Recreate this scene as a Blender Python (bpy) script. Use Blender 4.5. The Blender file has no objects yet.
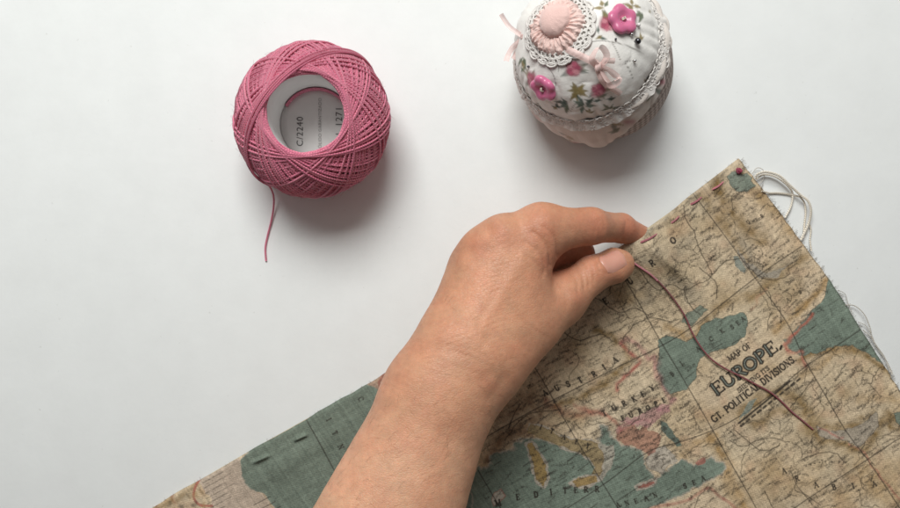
import bpy, math, random
import numpy as np
from mathutils import Vector

random.seed(7)
rng = np.random.default_rng(11)
SC = bpy.context.scene
COL = SC.collection

# ------------------------------------------------------------------ camera, light, exposure
H = 0.5                      # camera height above the table (m)
PXM = 0.0005                 # metres on the table per photo pixel
cam_d = bpy.data.cameras.new('camera')
cam = bpy.data.objects.new('camera', cam_d); COL.objects.link(cam)
cam.location = (0, 0, H); cam.rotation_euler = (0, 0, 0)
cam_d.sensor_width = 36; cam_d.lens = 36 * H / (900 * PXM)
cam_d.clip_start = 0.01; cam_d.clip_end = 50
SC.camera = cam

w = bpy.data.worlds.new('World'); SC.world = w; w.use_nodes = True
w.node_tree.nodes['Background'].inputs[0].default_value = (1.0, 0.95, 0.92, 1)
wt = w.node_tree; bgn = wt.nodes['Background']                      # room light: brighter on the window side, the maker's body in front
tcw = wt.nodes.new('ShaderNodeTexCoord'); spw = wt.nodes.new('ShaderNodeSeparateXYZ'); mrw = wt.nodes.new('ShaderNodeMapRange')
wt.links.new(tcw.outputs['Generated'], spw.inputs[0]); wt.links.new(spw.outputs[1], mrw.inputs[0])
mrw.inputs[1].default_value = -0.7; mrw.inputs[2].default_value = 0.7; mrw.inputs[3].default_value = 0.03; mrw.inputs[4].default_value = 0.37
wt.links.new(mrw.outputs[0], bgn.inputs[1])

ld = bpy.data.lights.new('window_light', 'AREA'); ld.shape = 'RECTANGLE'
ld.size = 0.85; ld.size_y = 0.7; ld.energy = 27.0; ld.color = (0.965, 1.0, 0.982)
lo = bpy.data.objects.new('window_light', ld); COL.objects.link(lo)
lo.location = (-0.22, 0.94, 1.27)
lo.rotation_euler = (Vector((0.0, 0.02, 0)) - Vector(lo.location)).to_track_quat('-Z', 'Y').to_euler()

SC.view_settings.view_transform = 'Standard'; SC.view_settings.look = 'None'
SC.view_settings.exposure = 0.0; SC.view_settings.gamma = 1.0
SC.cycles.max_bounces = 6

# ------------------------------------------------------------------ helpers
def P(px, py, z=0.0):
    """photo pixel -> point at height z (metres)"""
    k = PXM * (H - z) / H
    return np.array([(px - 450) * k, -(py - 254) * k, z])

def PA(pts, z):
    pts = np.asarray(pts, float); z = np.broadcast_to(np.asarray(z, float), (len(pts),))
    k = PXM * (H - z) / H
    return np.stack([(pts[:, 0] - 450) * k, -(pts[:, 1] - 254) * k, z], 1)

def to_px(v):
    k = PXM * (H - v[..., 2]) / H
    return v[..., 0] / k + 450, -v[..., 1] / k + 254

def s2l(c):
    c = np.asarray(c, float) / 255.0
    return np.where(c <= 0.04045, c / 12.92, ((c + 0.055) / 1.055) ** 2.4)

def unit(v):
    v = np.asarray(v, float); return v / np.linalg.norm(v)

def catmull(pts, n=8):
    pts = np.asarray(pts, float)
    p = np.vstack([2 * pts[0] - pts[1], pts, 2 * pts[-1] - pts[-2]])
    out = []
    t = np.linspace(0, 1, n, endpoint=False)[:, None]
    for i in range(1, len(p) - 2):
        a, b, c, d = p[i - 1], p[i], p[i + 1], p[i + 2]
        out.append(0.5 * (2 * b + (c - a) * t + (2 * a - 5 * b + 4 * c - d) * t * t + (3 * b - a - 3 * c + d) * t ** 3))
    out.append(pts[-1][None])
    return np.vstack(out)

class MB:
    """collects vertices, faces and point attributes into one mesh object"""
    def __init__(s): s.v = []; s.f = []; s.n = 0; s.a = {}
    def add(s, v, f, **attrs):
        v = np.asarray(v, float); f = np.asarray(f, np.int64)
        s.v.append(v); s.f.append(f + s.n); s.n += len(v)
        for k, x in attrs.items(): s.a.setdefault(k, []).append(np.asarray(x, float))
    def grid(s, G, closed_u=False, closed_v=False, **attrs):
        nu, nv = G.shape[:2]
        idx = np.arange(nu * nv).reshape(nu, nv)
        iu = np.vstack([idx, idx[:1]]) if closed_u else idx
        iv = np.hstack([iu, iu[:, :1]]) if closed_v else iu
        f = np.stack([iv[:-1, :-1], iv[1:, :-1], iv[1:, 1:], iv[:-1, 1:]], -1).reshape(-1, 4)
        s.add(G.reshape(-1, 3), f, **{k: np.asarray(x).reshape(nu * nv, -1) for k, x in attrs.items()})
    def tube(s, path, r, sides=6, closed=False, nrm=None, taper=None):
        path = np.asarray(path, float); n = len(path)
        if closed: t = np.roll(path, -1, 0) - np.roll(path, 1, 0)
        else: t = np.gradient(path, axis=0)
        t /= np.linalg.norm(t, axis=1)[:, None] + 1e-12
        if nrm is None:
            nn = np.empty_like(path)
            a = np.array([0, 0, 1.0]) if abs(t[0, 2]) < 0.8 else np.array([1.0, 0, 0])
            a = a - t[0] * a.dot(t[0]); nn[0] = unit(a)
            for i in range(1, n):
                a = nn[i - 1] - t[i] * nn[i - 1].dot(t[i]); nn[i] = unit(a)
        else:
            nn = nrm - t * (nrm * t).sum(1)[:, None]; nn /= np.linalg.norm(nn, axis=1)[:, None]
        b = np.cross(t, nn)
        an = np.arange(sides) * 2 * np.pi / sides
        rr = np.full(n, r) if np.isscalar(r) else np.asarray(r)
        G = path[:, None] + rr[:, None, None] * (np.cos(an)[None, :, None] * nn[:, None] + np.sin(an)[None, :, None] * b[:, None])
        L = np.concatenate([[0], np.cumsum(np.linalg.norm(np.diff(path, axis=0), axis=1))])
        tw = np.zeros((n, sides, 3)); tw[..., 0] = L[:, None]; tw[..., 1] = an[None]
        tw[..., 2] = random.random()
        s.grid(G, closed_u=closed, closed_v=True, tw=tw)
        if not closed:
            base = s.n - n * sides
            # end caps as quads/fans (triangles stored as degenerate-free quads via centre points)
            for k, c in ((0, path[0]), (n - 1, path[-1])):
                ring = base + k * sides + np.arange(sides)
                ci = s.n
                s.v.append(c[None]); s.n += 1
                s.a['tw'].append(tw[k, :1, :])
                nx = np.roll(ring, -1)
                tri = np.stack([ring, nx, np.full(sides, ci)], 1)
                if k == 0: tri = tri[:, ::-1]
                s.f.append(tri)
    def build(s, name, mat, parent=None, smooth=True):
        V = np.vstack(s.v)
        quads = [f for f in s.f if f.shape[1] == 4]; tris = [f for f in s.f if f.shape[1] == 3]
        me = bpy.data.meshes.new(name)
        loops = np.concatenate([f.ravel() for f in quads + tris])
        sizes = np.concatenate([np.full(len(f), f.shape[1]) for f in quads + tris])
        starts = np.concatenate([[0], np.cumsum(sizes)[:-1]])
        me.vertices.add(len(V)); me.vertices.foreach_set('co', V.astype(np.float32).ravel())
        me.loops.add(len(loops)); me.loops.foreach_set('vertex_index', loops.astype(np.int32))
        me.polygons.add(len(sizes)); me.polygons.foreach_set('loop_start', starts.astype(np.int32))
        if smooth: me.polygons.foreach_set('use_smooth', np.ones(len(sizes), bool))
        for k, x in s.a.items():
            X = np.vstack([np.asarray(q).reshape(-1, np.asarray(q).shape[-1]) for q in x])
            if len(X) != len(V): continue
            if k == 'col':
                at = me.attributes.new('col', 'FLOAT_COLOR', 'POINT')
                at.data.foreach_set('color', np.hstack([X, np.ones((len(X), 1))]).astype(np.float32).ravel())
            else:
                at = me.attributes.new(k, 'FLOAT_VECTOR', 'POINT')
                at.data.foreach_set('vector', X.astype(np.float32).ravel())
        me.update(calc_edges=True)
        me.validate()
        o = bpy.data.objects.new(name, me); COL.objects.link(o)
        if mat: me.materials.append(mat)
        if parent: o.parent = parent; o.matrix_parent_inverse = parent.matrix_basis.inverted()
        return o

def empty(name, loc):
    o = bpy.data.objects.new(name, None); COL.objects.link(o); o.location = [float(x) for x in loc]
    o.empty_display_size = 0.01
    return o

def tag(o, label=None, cat=None, group=None, kind=None):
    if label: o['label'] = label
    if cat: o['category'] = cat
    if group: o['group'] = group
    if kind: o['kind'] = kind
    return o

# ------------------------------------------------------------------ materials
class NT:
    def __init__(s, name):
        s.m = bpy.data.materials.new(name); s.m.use_nodes = True
        s.t = s.m.node_tree; s.b = s.t.nodes['Principled BSDF']
    def n(s, typ, **kw):
        x = s.t.nodes.new(typ)
        for k, v in kw.items(): setattr(x, k, v)
        return x
    def link(s, a, b): s.t.links.new(a, b)
    def math(s, op, a, b=None):
        x = s.n('ShaderNodeMath', operation=op)
        for i, q in enumerate((a, b)):
            if q is None: continue
            if isinstance(q, (int, float)): x.inputs[i].default_value = q
            else: s.link(q, x.inputs[i])
        return x.outputs[0]
    def noise(s, scale, detail=3, vec=None, rough=0.55):
        x = s.n('ShaderNodeTexNoise'); x.inputs['Scale'].default_value = scale
        x.inputs['Detail'].default_value = detail; x.inputs['Roughness'].default_value = rough
        if vec is None:
            vec = s.n('ShaderNodeTexCoord').outputs['Object']
        s.link(vec, x.inputs['Vector'])
        return x
    def attr(s, name): return s.n('ShaderNodeAttribute', attribute_name=name)
    def mix(s, fac, a, b, mode='MIX'):
        x = s.n('ShaderNodeMix', data_type='RGBA', blend_type=mode)
        for sock, q in ((x.inputs[0], fac), (x.inputs[6], a), (x.inputs[7], b)):
            if isinstance(q, (int, float)): sock.default_value = q
            elif isinstance(q, (tuple, list, np.ndarray)): sock.default_value = (*[float(c) for c in q][:3], 1)
            else: s.link(q, sock)
        return x.outputs[2]
    def ramp(s, fac, p0, p1, c0=(0, 0, 0), c1=(1, 1, 1)):
        x = s.n('ShaderNodeValToRGB'); e = x.color_ramp.elements
        e[0].position = p0; e[1].position = p1
        e[0].color = (*[float(c) for c in c0], 1); e[1].color = (*[float(c) for c in c1], 1)
        s.link(fac, x.inputs[0]); return x.outputs[0]
    def bump(s, h, strength, dist, normal=None):
        x = s.n('ShaderNodeBump'); x.inputs['Strength'].default_value = strength; x.inputs['Distance'].default_value = dist
        s.link(h, x.inputs['Height'])
        if normal is not None: s.link(normal, x.inputs['Normal'])
        return x.outputs[0]
    def base(s, c):
        if isinstance(c, (tuple, list, np.ndarray)): s.b.inputs['Base Color'].default_value = (*[float(q) for q in c][:3], 1)
        else: s.link(c, s.b.inputs['Base Color'])
    def set(s, **kw):
        for k, v in kw.items(): s.b.inputs[k.replace('_', ' ')].default_value = v
    def normal(s, n): s.link(n, s.b.inputs['Normal'])

def thread_mat(name, c, c2, rough=0.6, ply=0.0011, depth=0.00022, plies=2.0):
    m = NT(name)
    a = m.attr('tw'); sp = m.n('ShaderNodeSeparateXYZ'); m.link(a.outputs['Vector'], sp.inputs[0])
    ph = m.math('ADD', m.math('MULTIPLY', sp.outputs[0], 2 * math.pi / ply), m.math('MULTIPLY', sp.outputs[1], plies / 2))
    sn = m.math('ABSOLUTE', m.math('SINE', ph))
    per = m.n('ShaderNodeTexWhiteNoise', noise_dimensions='1D'); m.link(sp.outputs[2], per.inputs['W'])
    base = m.mix(per.outputs['Value'], c, c2)
    dark = m.mix(m.math('POWER', m.math('SUBTRACT', 1.0, sn), 2.0), base, m.mix(0.4, base, np.asarray(c) * 0.35))
    nz = m.noise(900, 2)
    fin = m.mix(m.math('MULTIPLY', nz.outputs[0], 0.22), dark, np.asarray(c2) * 1.1)
    m.base(fin); m.set(Roughness=rough); m.b.inputs['Sheen Weight'].default_value = 0.25
    m.b.inputs['Sheen Roughness'].default_value = 0.4
    m.normal(m.bump(sn, 0.9, depth))
    return m.m

def cloth_mat(name, c, scale=1400, rough=0.85, var=0.12, bumpd=0.0002, attr=None, sheen=0.15, trans=0.0):
    m = NT(name)
    nz = m.noise(140, 4); fine = m.noise(scale, 2)
    src = m.attr(attr).outputs['Color'] if attr else c
    if attr is None:
        lo_, hi_ = np.asarray(c) * (1 - var * 2), np.minimum(np.asarray(c) * (1 + var), 0.9)
        src = m.mix(m.ramp(nz.outputs[0], 0.3, 0.7), lo_, hi_)
    src = m.mix(m.math('MULTIPLY', fine.outputs[0], 0.25), src, m.mix(0.6, src, (0.15, 0.12, 0.1)))
    m.base(src); m.set(Roughness=rough); m.b.inputs['Sheen Weight'].default_value = sheen
    if trans: m.b.inputs['Alpha'].default_value = 1 - trans
    m.normal(m.bump(fine.outputs[0], 0.7, bumpd, m.bump(nz.outputs[0], 0.5, 0.0008)))
    return m.m

# ------------------------------------------------------------------ painted print (rasterised into vertex colours)
class Canvas:
    def __init__(s, x0, y0, x1, y1, ss, col):
        s.x0, s.y0, s.ss = x0, y0, ss
        s.w, s.h = int((x1 - x0) * ss), int((y1 - y0) * ss)
        s.a = np.empty((s.h, s.w, 3), np.float32); s.a[:] = np.asarray(col, np.float32)
    def box(s, pts, pad):
        lo = np.floor((pts.min(0) - pad - (s.x0, s.y0)) * s.ss).astype(int); hi = np.ceil((pts.max(0) + pad - (s.x0, s.y0)) * s.ss).astype(int) + 1
        return max(lo[0], 0), max(lo[1], 0), min(hi[0], s.w), min(hi[1], s.h)
    def xy(s, b):
        x = s.x0 + (np.arange(b[0], b[2]) + 0.5) / s.ss; y = s.y0 + (np.arange(b[1], b[3]) + 0.5) / s.ss
        return np.meshgrid(x.astype(np.float32), y.astype(np.float32))
    def put(s, b, m, col):
        t = s.a[b[1]:b[3], b[0]:b[2]]
        t += m[..., None] * (np.asarray(col, np.float32) - t)
    def dist(s, pts, X, Y):
        D = np.full(X.shape, 1e9, np.float32)
        for (ax, ay), (bx, by) in zip(pts[:-1], pts[1:]):
            dx, dy = bx - ax, by - ay; L = dx * dx + dy * dy + 1e-9
            t = np.clip(((X - ax) * dx + (Y - ay) * dy) / L, 0, 1)
            np.minimum(D, (X - ax - t * dx) ** 2 + (Y - ay - t * dy) ** 2, out=D)
        return np.sqrt(D)
    def stroke(s, pts, wd, col, al=1.0, soft=0.5):
        pts = np.asarray(pts, float)
        if len(pts) > 10:                       # long polylines in pieces
            M = {}
            for i in range(0, len(pts) - 1, 8): s.stroke(pts[i:i + 9], wd, col, al, soft)
            return
        b = s.box(pts, wd / 2 + soft * 2)
        if b[2] <= b[0] or b[3] <= b[1]: return
        X, Y = s.xy(b); D = s.dist(pts, X, Y)
        m = np.clip((wd / 2 + soft / 2 - D) / max(soft, 1e-3), 0, 1) * al
        s.put(b, m, col)
    def glow(s, pts, wd, col, al=0.6, seed=0):
        """wide soft band, roughened by noise"""
        pts = np.asarray(pts, float); b = s.box(pts, wd * 1.6)
        if b[2] <= b[0] or b[3] <= b[1]: return
        X, Y = s.xy(b)
        D = s.dist(pts, X + 2 * fnoise(X, Y, 7, seed), Y + 2 * fnoise(X, Y, 7, seed + 1))
        m = al * np.exp(-(D / wd) ** 2) * (0.88 + 0.34 * fnoise(X, Y, 5, seed + 2))
        s.put(b, np.clip(m, 0, 1), col)
    def poly(s, pts, col, al=1.0, rough=1.2, edge=None, seed=0, ew=0.8):
        pts = np.asarray(pts, float)
        b = s.box(pts, 4)
        if b[2] <= b[0] or b[3] <= b[1]: return
        X, Y = s.xy(b)
        Xn = X + rough * fnoise(X, Y, 6, seed) + rough * 0.5 * fnoise(X, Y, 2.5, seed + 3)
        Yn = Y + rough * fnoise(X, Y, 6, seed + 1) + rough * 0.5 * fnoise(X, Y, 2.5, seed + 4)
        ins = np.zeros(X.shape, bool)
        q = np.vstack([pts, pts[:1]])
        for (ax, ay), (bx, by) in zip(q[:-1], q[1:]):
            c = (ay > Yn) != (by > Yn)
            if ay != by: ins ^= c & (Xn < (bx - ax) * (Yn - ay) / (by - ay) + ax)
        D = s.dist(q, Xn, Yn) * np.where(ins, 1, -1)
        s.put(b, np.clip(D / 0.6 + 0.5, 0, 1) * al, col)
        if edge is not None:
            s.put(b, np.clip(1 - np.abs(D) / ew, 0, 1) * 0.7, edge)
    def sample(s, x, y):
        fx = np.clip((x - s.x0) * s.ss - 0.5, 0, s.w - 1.001); fy = np.clip((y - s.y0) * s.ss - 0.5, 0, s.h - 1.001)
        ix, iy = fx.astype(int), fy.astype(int); fx = (fx - ix)[..., None]; fy = (fy - iy)[..., None]
        A = s.a
        return (A[iy, ix] * (1 - fx) + A[iy, ix + 1] * fx) * (1 - fy) + (A[iy + 1, ix] * (1 - fx) + A[iy + 1, ix + 1] * fx) * fy

NZ = rng.random((257, 257)).astype(np.float32) * 2 - 1
def fnoise(x, y, scale, seed=0):
    x = x / scale + seed * 17.37; y = y / scale + seed * 9.13
    ix = np.floor(x).astype(int); iy = np.floor(y).astype(int); fx = x - ix; fy = y - iy
    fx = fx * fx * (3 - 2 * fx); fy = fy * fy * (3 - 2 * fy)
    g = lambda a, b: NZ[(iy + b) % 257, (ix + a) % 257]
    return (g(0, 0) * (1 - fx) + g(1, 0) * fx) * (1 - fy) + (g(0, 1) * (1 - fx) + g(1, 1) * fx) * fy

def arc(cx, cy, rx, ry, a0, a1, n=9):
    a = np.radians(np.linspace(a0, a1, n)); return [(cx + rx * math.cos(t), cy + ry * math.sin(t)) for t in a]
def ser(x, y): return (0, [(x - .13, y), (x + .13, y)])
def stem(x): return [(1, [(x, 0), (x, 1)]), ser(x, 0), ser(x, 1)]
FONT = {
 'A': (.82, [(0, [(.07, 0), (.4, 1)]), (1, [(.4, 1), (.74, 0)]), (0, [(.2, .36), (.6, .36)]), ser(.08, 0), ser(.73, 0)]),
 'B': (.75, stem(.18) + [(0, [(.18, 1), (.36, 1)]), (1, arc(.36, .76, .22, .24, 90, -90)), (1, arc(.38, .26, .26, .26, 90, -90)), (0, [(.18, .52), (.38, .52)]), (0, [(.18, 0), (.38, 0)])]),
 'C': (.8, [(1, arc(.44, .5, .36, .5, 50, 310, 13)), (0, [(.7, .95), (.7, .72)])]),
 'D': (.82, stem(.18) + [(0, [(.18, 1), (.35, 1)]), (1, arc(.35, .5, .35, .5, 90, -90)), (0, [(.18, 0), (.35, 0)])]),
 'E': (.76, stem(.18) + [(0, [(.18, 1), (.66, 1), (.66, .78)]), (0, [(.18, .52), (.48, .52)]), (0, [(.48, .64), (.48, .4)]), (0, [(.18, 0), (.68, 0), (.68, .24)])]),
 'F': (.72, stem(.18) + [(0, [(.18, 1), (.66, 1), (.66, .78)]), (0, [(.18, .52), (.48, .52)])]),
 'G': (.84, [(1, arc(.44, .5, .36, .5, 50, 310, 13)), (1, [(.72, .4), (.72, .06)]), (0, [(.55, .4), (.82, .4)])]),
 'H': (.85, stem(.18) + stem(.66) + [(0, [(.18, .5), (.66, .5)])]),
 'I': (.4, stem(.2)),
 'K': (.82, stem(.18) + [(0, [(.22, .42), (.66, 1)]), (1, [(.34, .58), (.7, 0)]), ser(.68, 0), ser(.64, 1)]),
 'L': (.7, stem(.18) + [(0, [(.18, 0), (.64, 0), (.64, .28)])]),
 'M': (1.0, [(0, [(.14, 0), (.14, 1)]), (1, [(.14, 1), (.48, .1)]), (0, [(.48, .1), (.82, 1)]), (1, [(.82, 1), (.82, 0)]), ser(.14, 0), ser(.82, 0), ser(.1, 1), ser(.86, 1)]),
 'N': (.86, [(0, [(.16, 0), (.16, 1)]), (1, [(.16, 1), (.68, 0)]), (0, [(.68, 0), (.68, 1)]), ser(.16, 0), ser(.12, 1), ser(.68, 1)]),
 'O': (.86, [(1, arc(.43, .5, .34, .5, 0, 360, 17))]),
 'P': (.74, stem(.18) + [(0, [(.18, 1), (.36, 1)]), (1, arc(.36, .73, .26, .27, 90, -90)), (0, [(.18, .46), (.36, .46)])]),
 'R': (.8, stem(.18) + [(0, [(.18, 1), (.36, 1)]), (1, arc(.36, .74, .25, .26, 90, -90)), (0, [(.18, .48), (.36, .48)]), (1, [(.38, .48), (.68, 0)]), ser(.7, 0)]),
 'S': (.66, [(1, [(.56, .82), (.44, .98), (.26, .98), (.12, .85), (.14, .66), (.32, .53), (.48, .44), (.57, .28), (.5, .08), (.34, 0), (.18, .04), (.08, .2)]), (0, [(.58, .98), (.58, .75)]), (0, [(.07, .02), (.07, .25)])]),
 'T': (.76, stem(.38) + [(0, [(.07, .76), (.07, 1), (.69, 1), (.69, .76)])]),
 'U': (.84, [(1, [(.17, 1), (.17, .3)] + arc(.42, .3, .25, .3, 180, 360) ), (0, [(.67, .3), (.67, 1)]), ser(.17, 1), ser(.67, 1)]),
 'V': (.8, [(1, [(.07, 1), (.4, 0)]), (0, [(.4, 0), (.72, 1)]), ser(.08, 1), ser(.72, 1)]),
 'W': (1.05, [(1, [(.07, 1), (.3, 0)]), (0, [(.3, 0), (.5, .9)]), (1, [(.5, .9), (.74, 0)]), (0, [(.74, 0), (.96, 1)]), ser(.08, 1), ser(.95, 1)]),
 'Y': (.8, [(1, [(.08, 1), (.4, .48)]), (0, [(.4, .48), (.72, 1)]), (1, [(.4, .48), (.4, 0)]), ser(.4, 0), ser(.1, 1), ser(.7, 1)]),
 '.': (.34, [(1, [(.15, .02), (.17, .05)])]), ',': (.34, [(1, [(.17, .06), (.1, -.14)])]), ' ': (.45, []),
}
def glyph(cv, ch, org, d, up, sx, h, heavy, thin, col, al=1.0, off=(0, 0)):
    for k, st in FONT[ch][1]:
        q = [(org[0] + d[0] * x * sx + up[0] * y * h + off[0], org[1] + d[1] * x * sx + up[1] * y * h + off[1]) for x, y in st]
        cv.stroke(q, heavy if k else thin, col, al, 0.45)
def text(cv, s, a, b, h, heavy, thin, col, al=1.0, fill=None, fw=0.0):
    a, b = np.array(a, float), np.array(b, float); L = np.linalg.norm(b - a); d = (b - a) / L; up = np.array([d[1], -d[0]])
    tot = sum(FONT[c][0] for c in s); sx = L / tot; x = 0
    for c in s:
        o = a + d * x * sx
        glyph(cv, c, o, d, up, sx, h, heavy, thin, col, al)
        if fill is not None:
            for k, st in FONT[c][1]:
                if k: cv.stroke([(o[0] + d[0] * X * sx + up[0] * Y * h, o[1] + d[1] * X * sx + up[1] * Y * h) for X, Y in st], fw, fill, 0.9, 0.4)
        x += FONT[c][0]
def letters(cv, items, h, ang, heavy, thin, col, al=0.95):
    t = math.radians(ang); d = np.array([math.cos(t), math.sin(t)]); up = np.array([d[1], -d[0]])
    for c, x, y in items:
        o = np.array([x, y]) - d * FONT[c][0] * h * 0.5 - up * h * 0.5
        glyph(cv, c, o, d, up, h, h, heavy, thin, col, al)

# ------------------------------------------------------------------ table
m = NT('white_laminate')
n1 = m.noise(9, 4); n2 = m.noise(420, 3)
n3 = m.noise(55, 6, None, .7); n4 = m.noise(330, 2)
tb = m.mix(n1.outputs[0], (0.74, 0.745, 0.735), (0.80, 0.80, 0.79))
tb = m.mix(m.math('MULTIPLY', m.ramp(n3.outputs[0], .35, .75), .5), tb, (0.70, 0.70, 0.69))
m.base(m.mix(m.math('MULTIPLY', m.ramp(n4.outputs[0], .72, .80), .35), tb, (0.45, 0.43, 0.40)))
m.set(Roughness=0.55); m.b.inputs['Specular IOR Level'].default_value = 0.3
m.normal(m.bump(n2.outputs[0], 0.12, 0.0003))
mb = MB()
xs = np.array([-1.3, -1.29, 1.29, 1.3]); 
def slab(mb, x0, x1, y0, y1, z0, z1):
    v = [(x, y, z) for z in (z0, z1) for x, y in ((x0, y0), (x1, y0), (x1, y1), (x0, y1))]
    mb.add(v, [(0, 3, 2, 1), (4, 5, 6, 7), (0, 1, 5, 4), (1, 2, 6, 5), (2, 3, 7, 6), (3, 0, 4, 7)])
slab(mb, -1.2, 1.2, -0.9, 0.9, -0.03, 0.0)
table = mb.build('table_top', m.m, smooth=False); tag(table, kind='structure')

# ------------------------------------------------------------------ map cloth
INK = s2l((54, 47, 41)); CREAM = s2l((212, 187, 154)); TEAL = s2l((115, 131, 117)); OCHRE = s2l((172, 138, 90))
OLIVE = s2l((138, 110, 64)); ROSE = s2l((186, 96, 98)); PINK = s2l((180, 110, 128)); RUST = s2l((146, 76, 60)); PALE = s2l((176, 164, 148)); GREY = s2l((168, 154, 136))
cv = Canvas(60, 140, 1010, 640, 2.5, CREAM)
b_all = (0, 0, cv.w, cv.h); X, Y = cv.xy(b_all)
mot = 0.5 + 0.5 * fnoise(X, Y, 46, 1) ; cv.put(b_all, np.clip(mot * 0.55, 0, 1), s2l((204, 180, 140)))
mot = np.clip(fnoise(X, Y, 24, 5) + 0.3 * fnoise(X, Y, 8, 6), 0, 1); cv.put(b_all, mot * 0.6, s2l((166, 136, 92)))
mot = np.clip(fnoise(X, Y, 30, 8) * 1.2, 0, 1); cv.put(b_all, mot * 0.45, s2l((200, 184, 156)))
mot = np.clip(fnoise(X, Y, 13, 9) * 1.2 - 0.3, 0, 1); cv.put(b_all, mot * 0.4, s2l((190, 140, 104)))

# soft relief bands
for i, (pts, wd, c, al) in enumerate([
    ([(712, 172), (722, 198), (735, 215), (745, 228), (760, 240)], 9, OLIVE, .75),
    ([(700, 195), (718, 215), (730, 235), (748, 262), (760, 275)], 6, OLIVE, .5),
    ([(742, 175), (752, 190), (762, 196)], 5, OLIVE, .6),
    ([(760, 195), (780, 215), (792, 232)], 10, OCHRE, .5),
    ([(742, 240), (755, 262), (768, 274), (780, 268), (795, 258)], 5, GREY, .7),
    ([(750, 300), (765, 286), (790, 268), (806, 256)], 6, OLIVE, .55),
    ([(700, 330), (715, 308), (735, 300), (752, 296)], 6, OLIVE, .55),
    ([(775, 330), (790, 318), (806, 306), (820, 290), (826, 282)], 5, OCHRE, .8),
    ([(640, 262), (660, 250), (676, 258), (690, 240)], 8, GREY, .5),
    ([(645, 300), (655, 285), (675, 280), (690, 292)], 7, GREY, .45),
    ([(612, 290), (625, 300), (640, 296)], 6, OCHRE, .4),
    ([(596, 330), (610, 336), (622, 345), (630, 360), (618, 372), (605, 383), (580, 398), (555, 406)], 5, OLIVE, .75),
    ([(545, 402), (560, 412), (580, 416), (600, 412)], 5, RUST, .5),
    ([(700, 330), (690, 340), (676, 330), (665, 326)], 4, OCHRE, .6),
    ([(800, 362), (812, 352), (835, 348), (852, 347), (870, 358), (886, 370), (900, 380)], 4.5, OLIVE, .95),
    ([(800, 378), (830, 356), (850, 350)], 6, OCHRE, .5),
    ([(742, 412), (760, 398), (780, 392), (800, 400), (812, 420), (806, 432)], 8, OLIVE, .8),
    ([(755, 425), (775, 410), (792, 412)], 7, OLIVE, .6),
    ([(812, 432), (822, 440), (845, 446), (860, 452), (872, 440), (880, 425), (888, 415), (900, 420)], 6, OLIVE, .85),
    ([(815, 425), (835, 428), (855, 424), (872, 414)], 5, OLIVE, .65),
    ([(888, 420), (893, 428), (905, 432)], 4, OLIVE, .8),
    ([(713, 438), (722, 452), (726, 468), (732, 490), (745, 510)], 8, OCHRE, .75),
    ([(683, 456), (694, 444), (712, 440)], 5, OCHRE, .6),
    ([(490, 460), (500, 440), (525, 430), (540, 425)], 7, s2l((120, 84, 58)), .6),
    ([(500, 415), (530, 400), (545, 410), (520, 425), (500, 440)], 12, s2l((124, 92, 62)), .55),
    ([(860, 470), (885, 490), (905, 505)], 22, OCHRE, .5),
    ([(760, 470), (800, 480), (830, 500)], 18, OCHRE, .3),
    ([(860, 400), (885, 395), (905, 405)], 8, OCHRE, .4),
    ([(155, 508), (175, 500), (190, 490), (200, 483)], 4, OLIVE, .5),
]): cv.glow(pts, wd * .85, c * np.array([1.02, .98, .88]), min(al * 1.15, .88), i * 5 + 40)

# seas
cv.poly([(660, 349), (659, 341), (666, 335), (676, 339), (688, 343), (695, 337), (700, 325), (715, 319), (730, 316), (745, 313), (748, 324), (745, 336), (735, 346), (722, 349), (710, 352), (700, 359), (697, 369), (695, 379), (685, 389), (672, 394), (665, 391), (660, 379), (656, 364)], TEAL, .96, 1.4, INK, 1, .5)
cv.poly([(682, 322), (688, 312), (700, 306), (708, 309), (698, 318), (692, 326)], TEAL, .85, 1.2, INK, 2, .4)
cv.poly([(727, 176), (734, 172), (748, 174), (756, 186), (748, 192), (738, 191), (730, 186)], s2l((120, 134, 122)), .9, 1.5, INK, 3, .4)
cv.poly([(784, 341), (795, 331), (810, 314), (822, 301), (826, 288), (830, 278), (920, 370), (915, 400), (895, 377), (885, 366), (875, 359), (865, 352), (852, 346), (835, 346), (820, 352), (800, 356), (792, 350)], TEAL, .97, 1.6, INK, 4, .5)
cv.poly([(893, 414), (905, 410), (960, 418), (960, 432), (905, 428), (896, 422)], TEAL, .9, 1, INK, 5, .5)
cv.poly([(735, 246), (748, 262), (766, 274), (782, 268), (790, 262), (776, 278), (758, 278), (742, 262)], s2l((158, 150, 138)), .7, 1.5, None, 6)
cv.poly([(733, 256), (738, 256), (746, 268), (744, 273), (736, 266)], s2l((120, 134, 128)), .8, 1, None, 6)
cv.poly([(817, 426), (828, 431), (845, 431), (862, 424), (876, 412), (878, 425), (868, 440), (858, 448), (846, 440), (828, 438), (818, 434)], GREY, .9, 1.4, INK, 7, .5)
cv.poly([(470, 640), (470, 470), (489, 466), (489, 456), (501, 452), (511, 450), (518, 441), (526, 437), (545, 440), (575, 444), (596, 446), (602, 436), (598, 426), (606, 428), (618, 442), (630, 446), (642, 452), (645, 468), (655, 478), (664, 472), (668, 470), (676, 462), (683, 460), (694, 464), (711, 457), (724, 464), (724, 474), (702, 485), (681, 496), (663, 503), (650, 509), (630, 540), (600, 640)], TEAL, .97, 2.2, PALE, 8, 2.2)
cv.poly([(661, 420), (668, 424), (676, 436), (682, 444), (676, 446), (667, 436), (660, 426)], s2l((84, 106, 98)), .9, 1.4, None, 9)
cv.poly([(650, 452), (662, 446), (676, 455), (680, 460), (668, 466), (662, 474), (650, 470), (646, 460)], PALE, .95, 1.6, INK, 10, .4)
cv.poly([(617, 430), (632, 424), (648, 428), (660, 438), (657, 450), (647, 456), (636, 448), (626, 446), (616, 437)], s2l((158, 92, 74)), .7, 2.6, None, 11)
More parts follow.
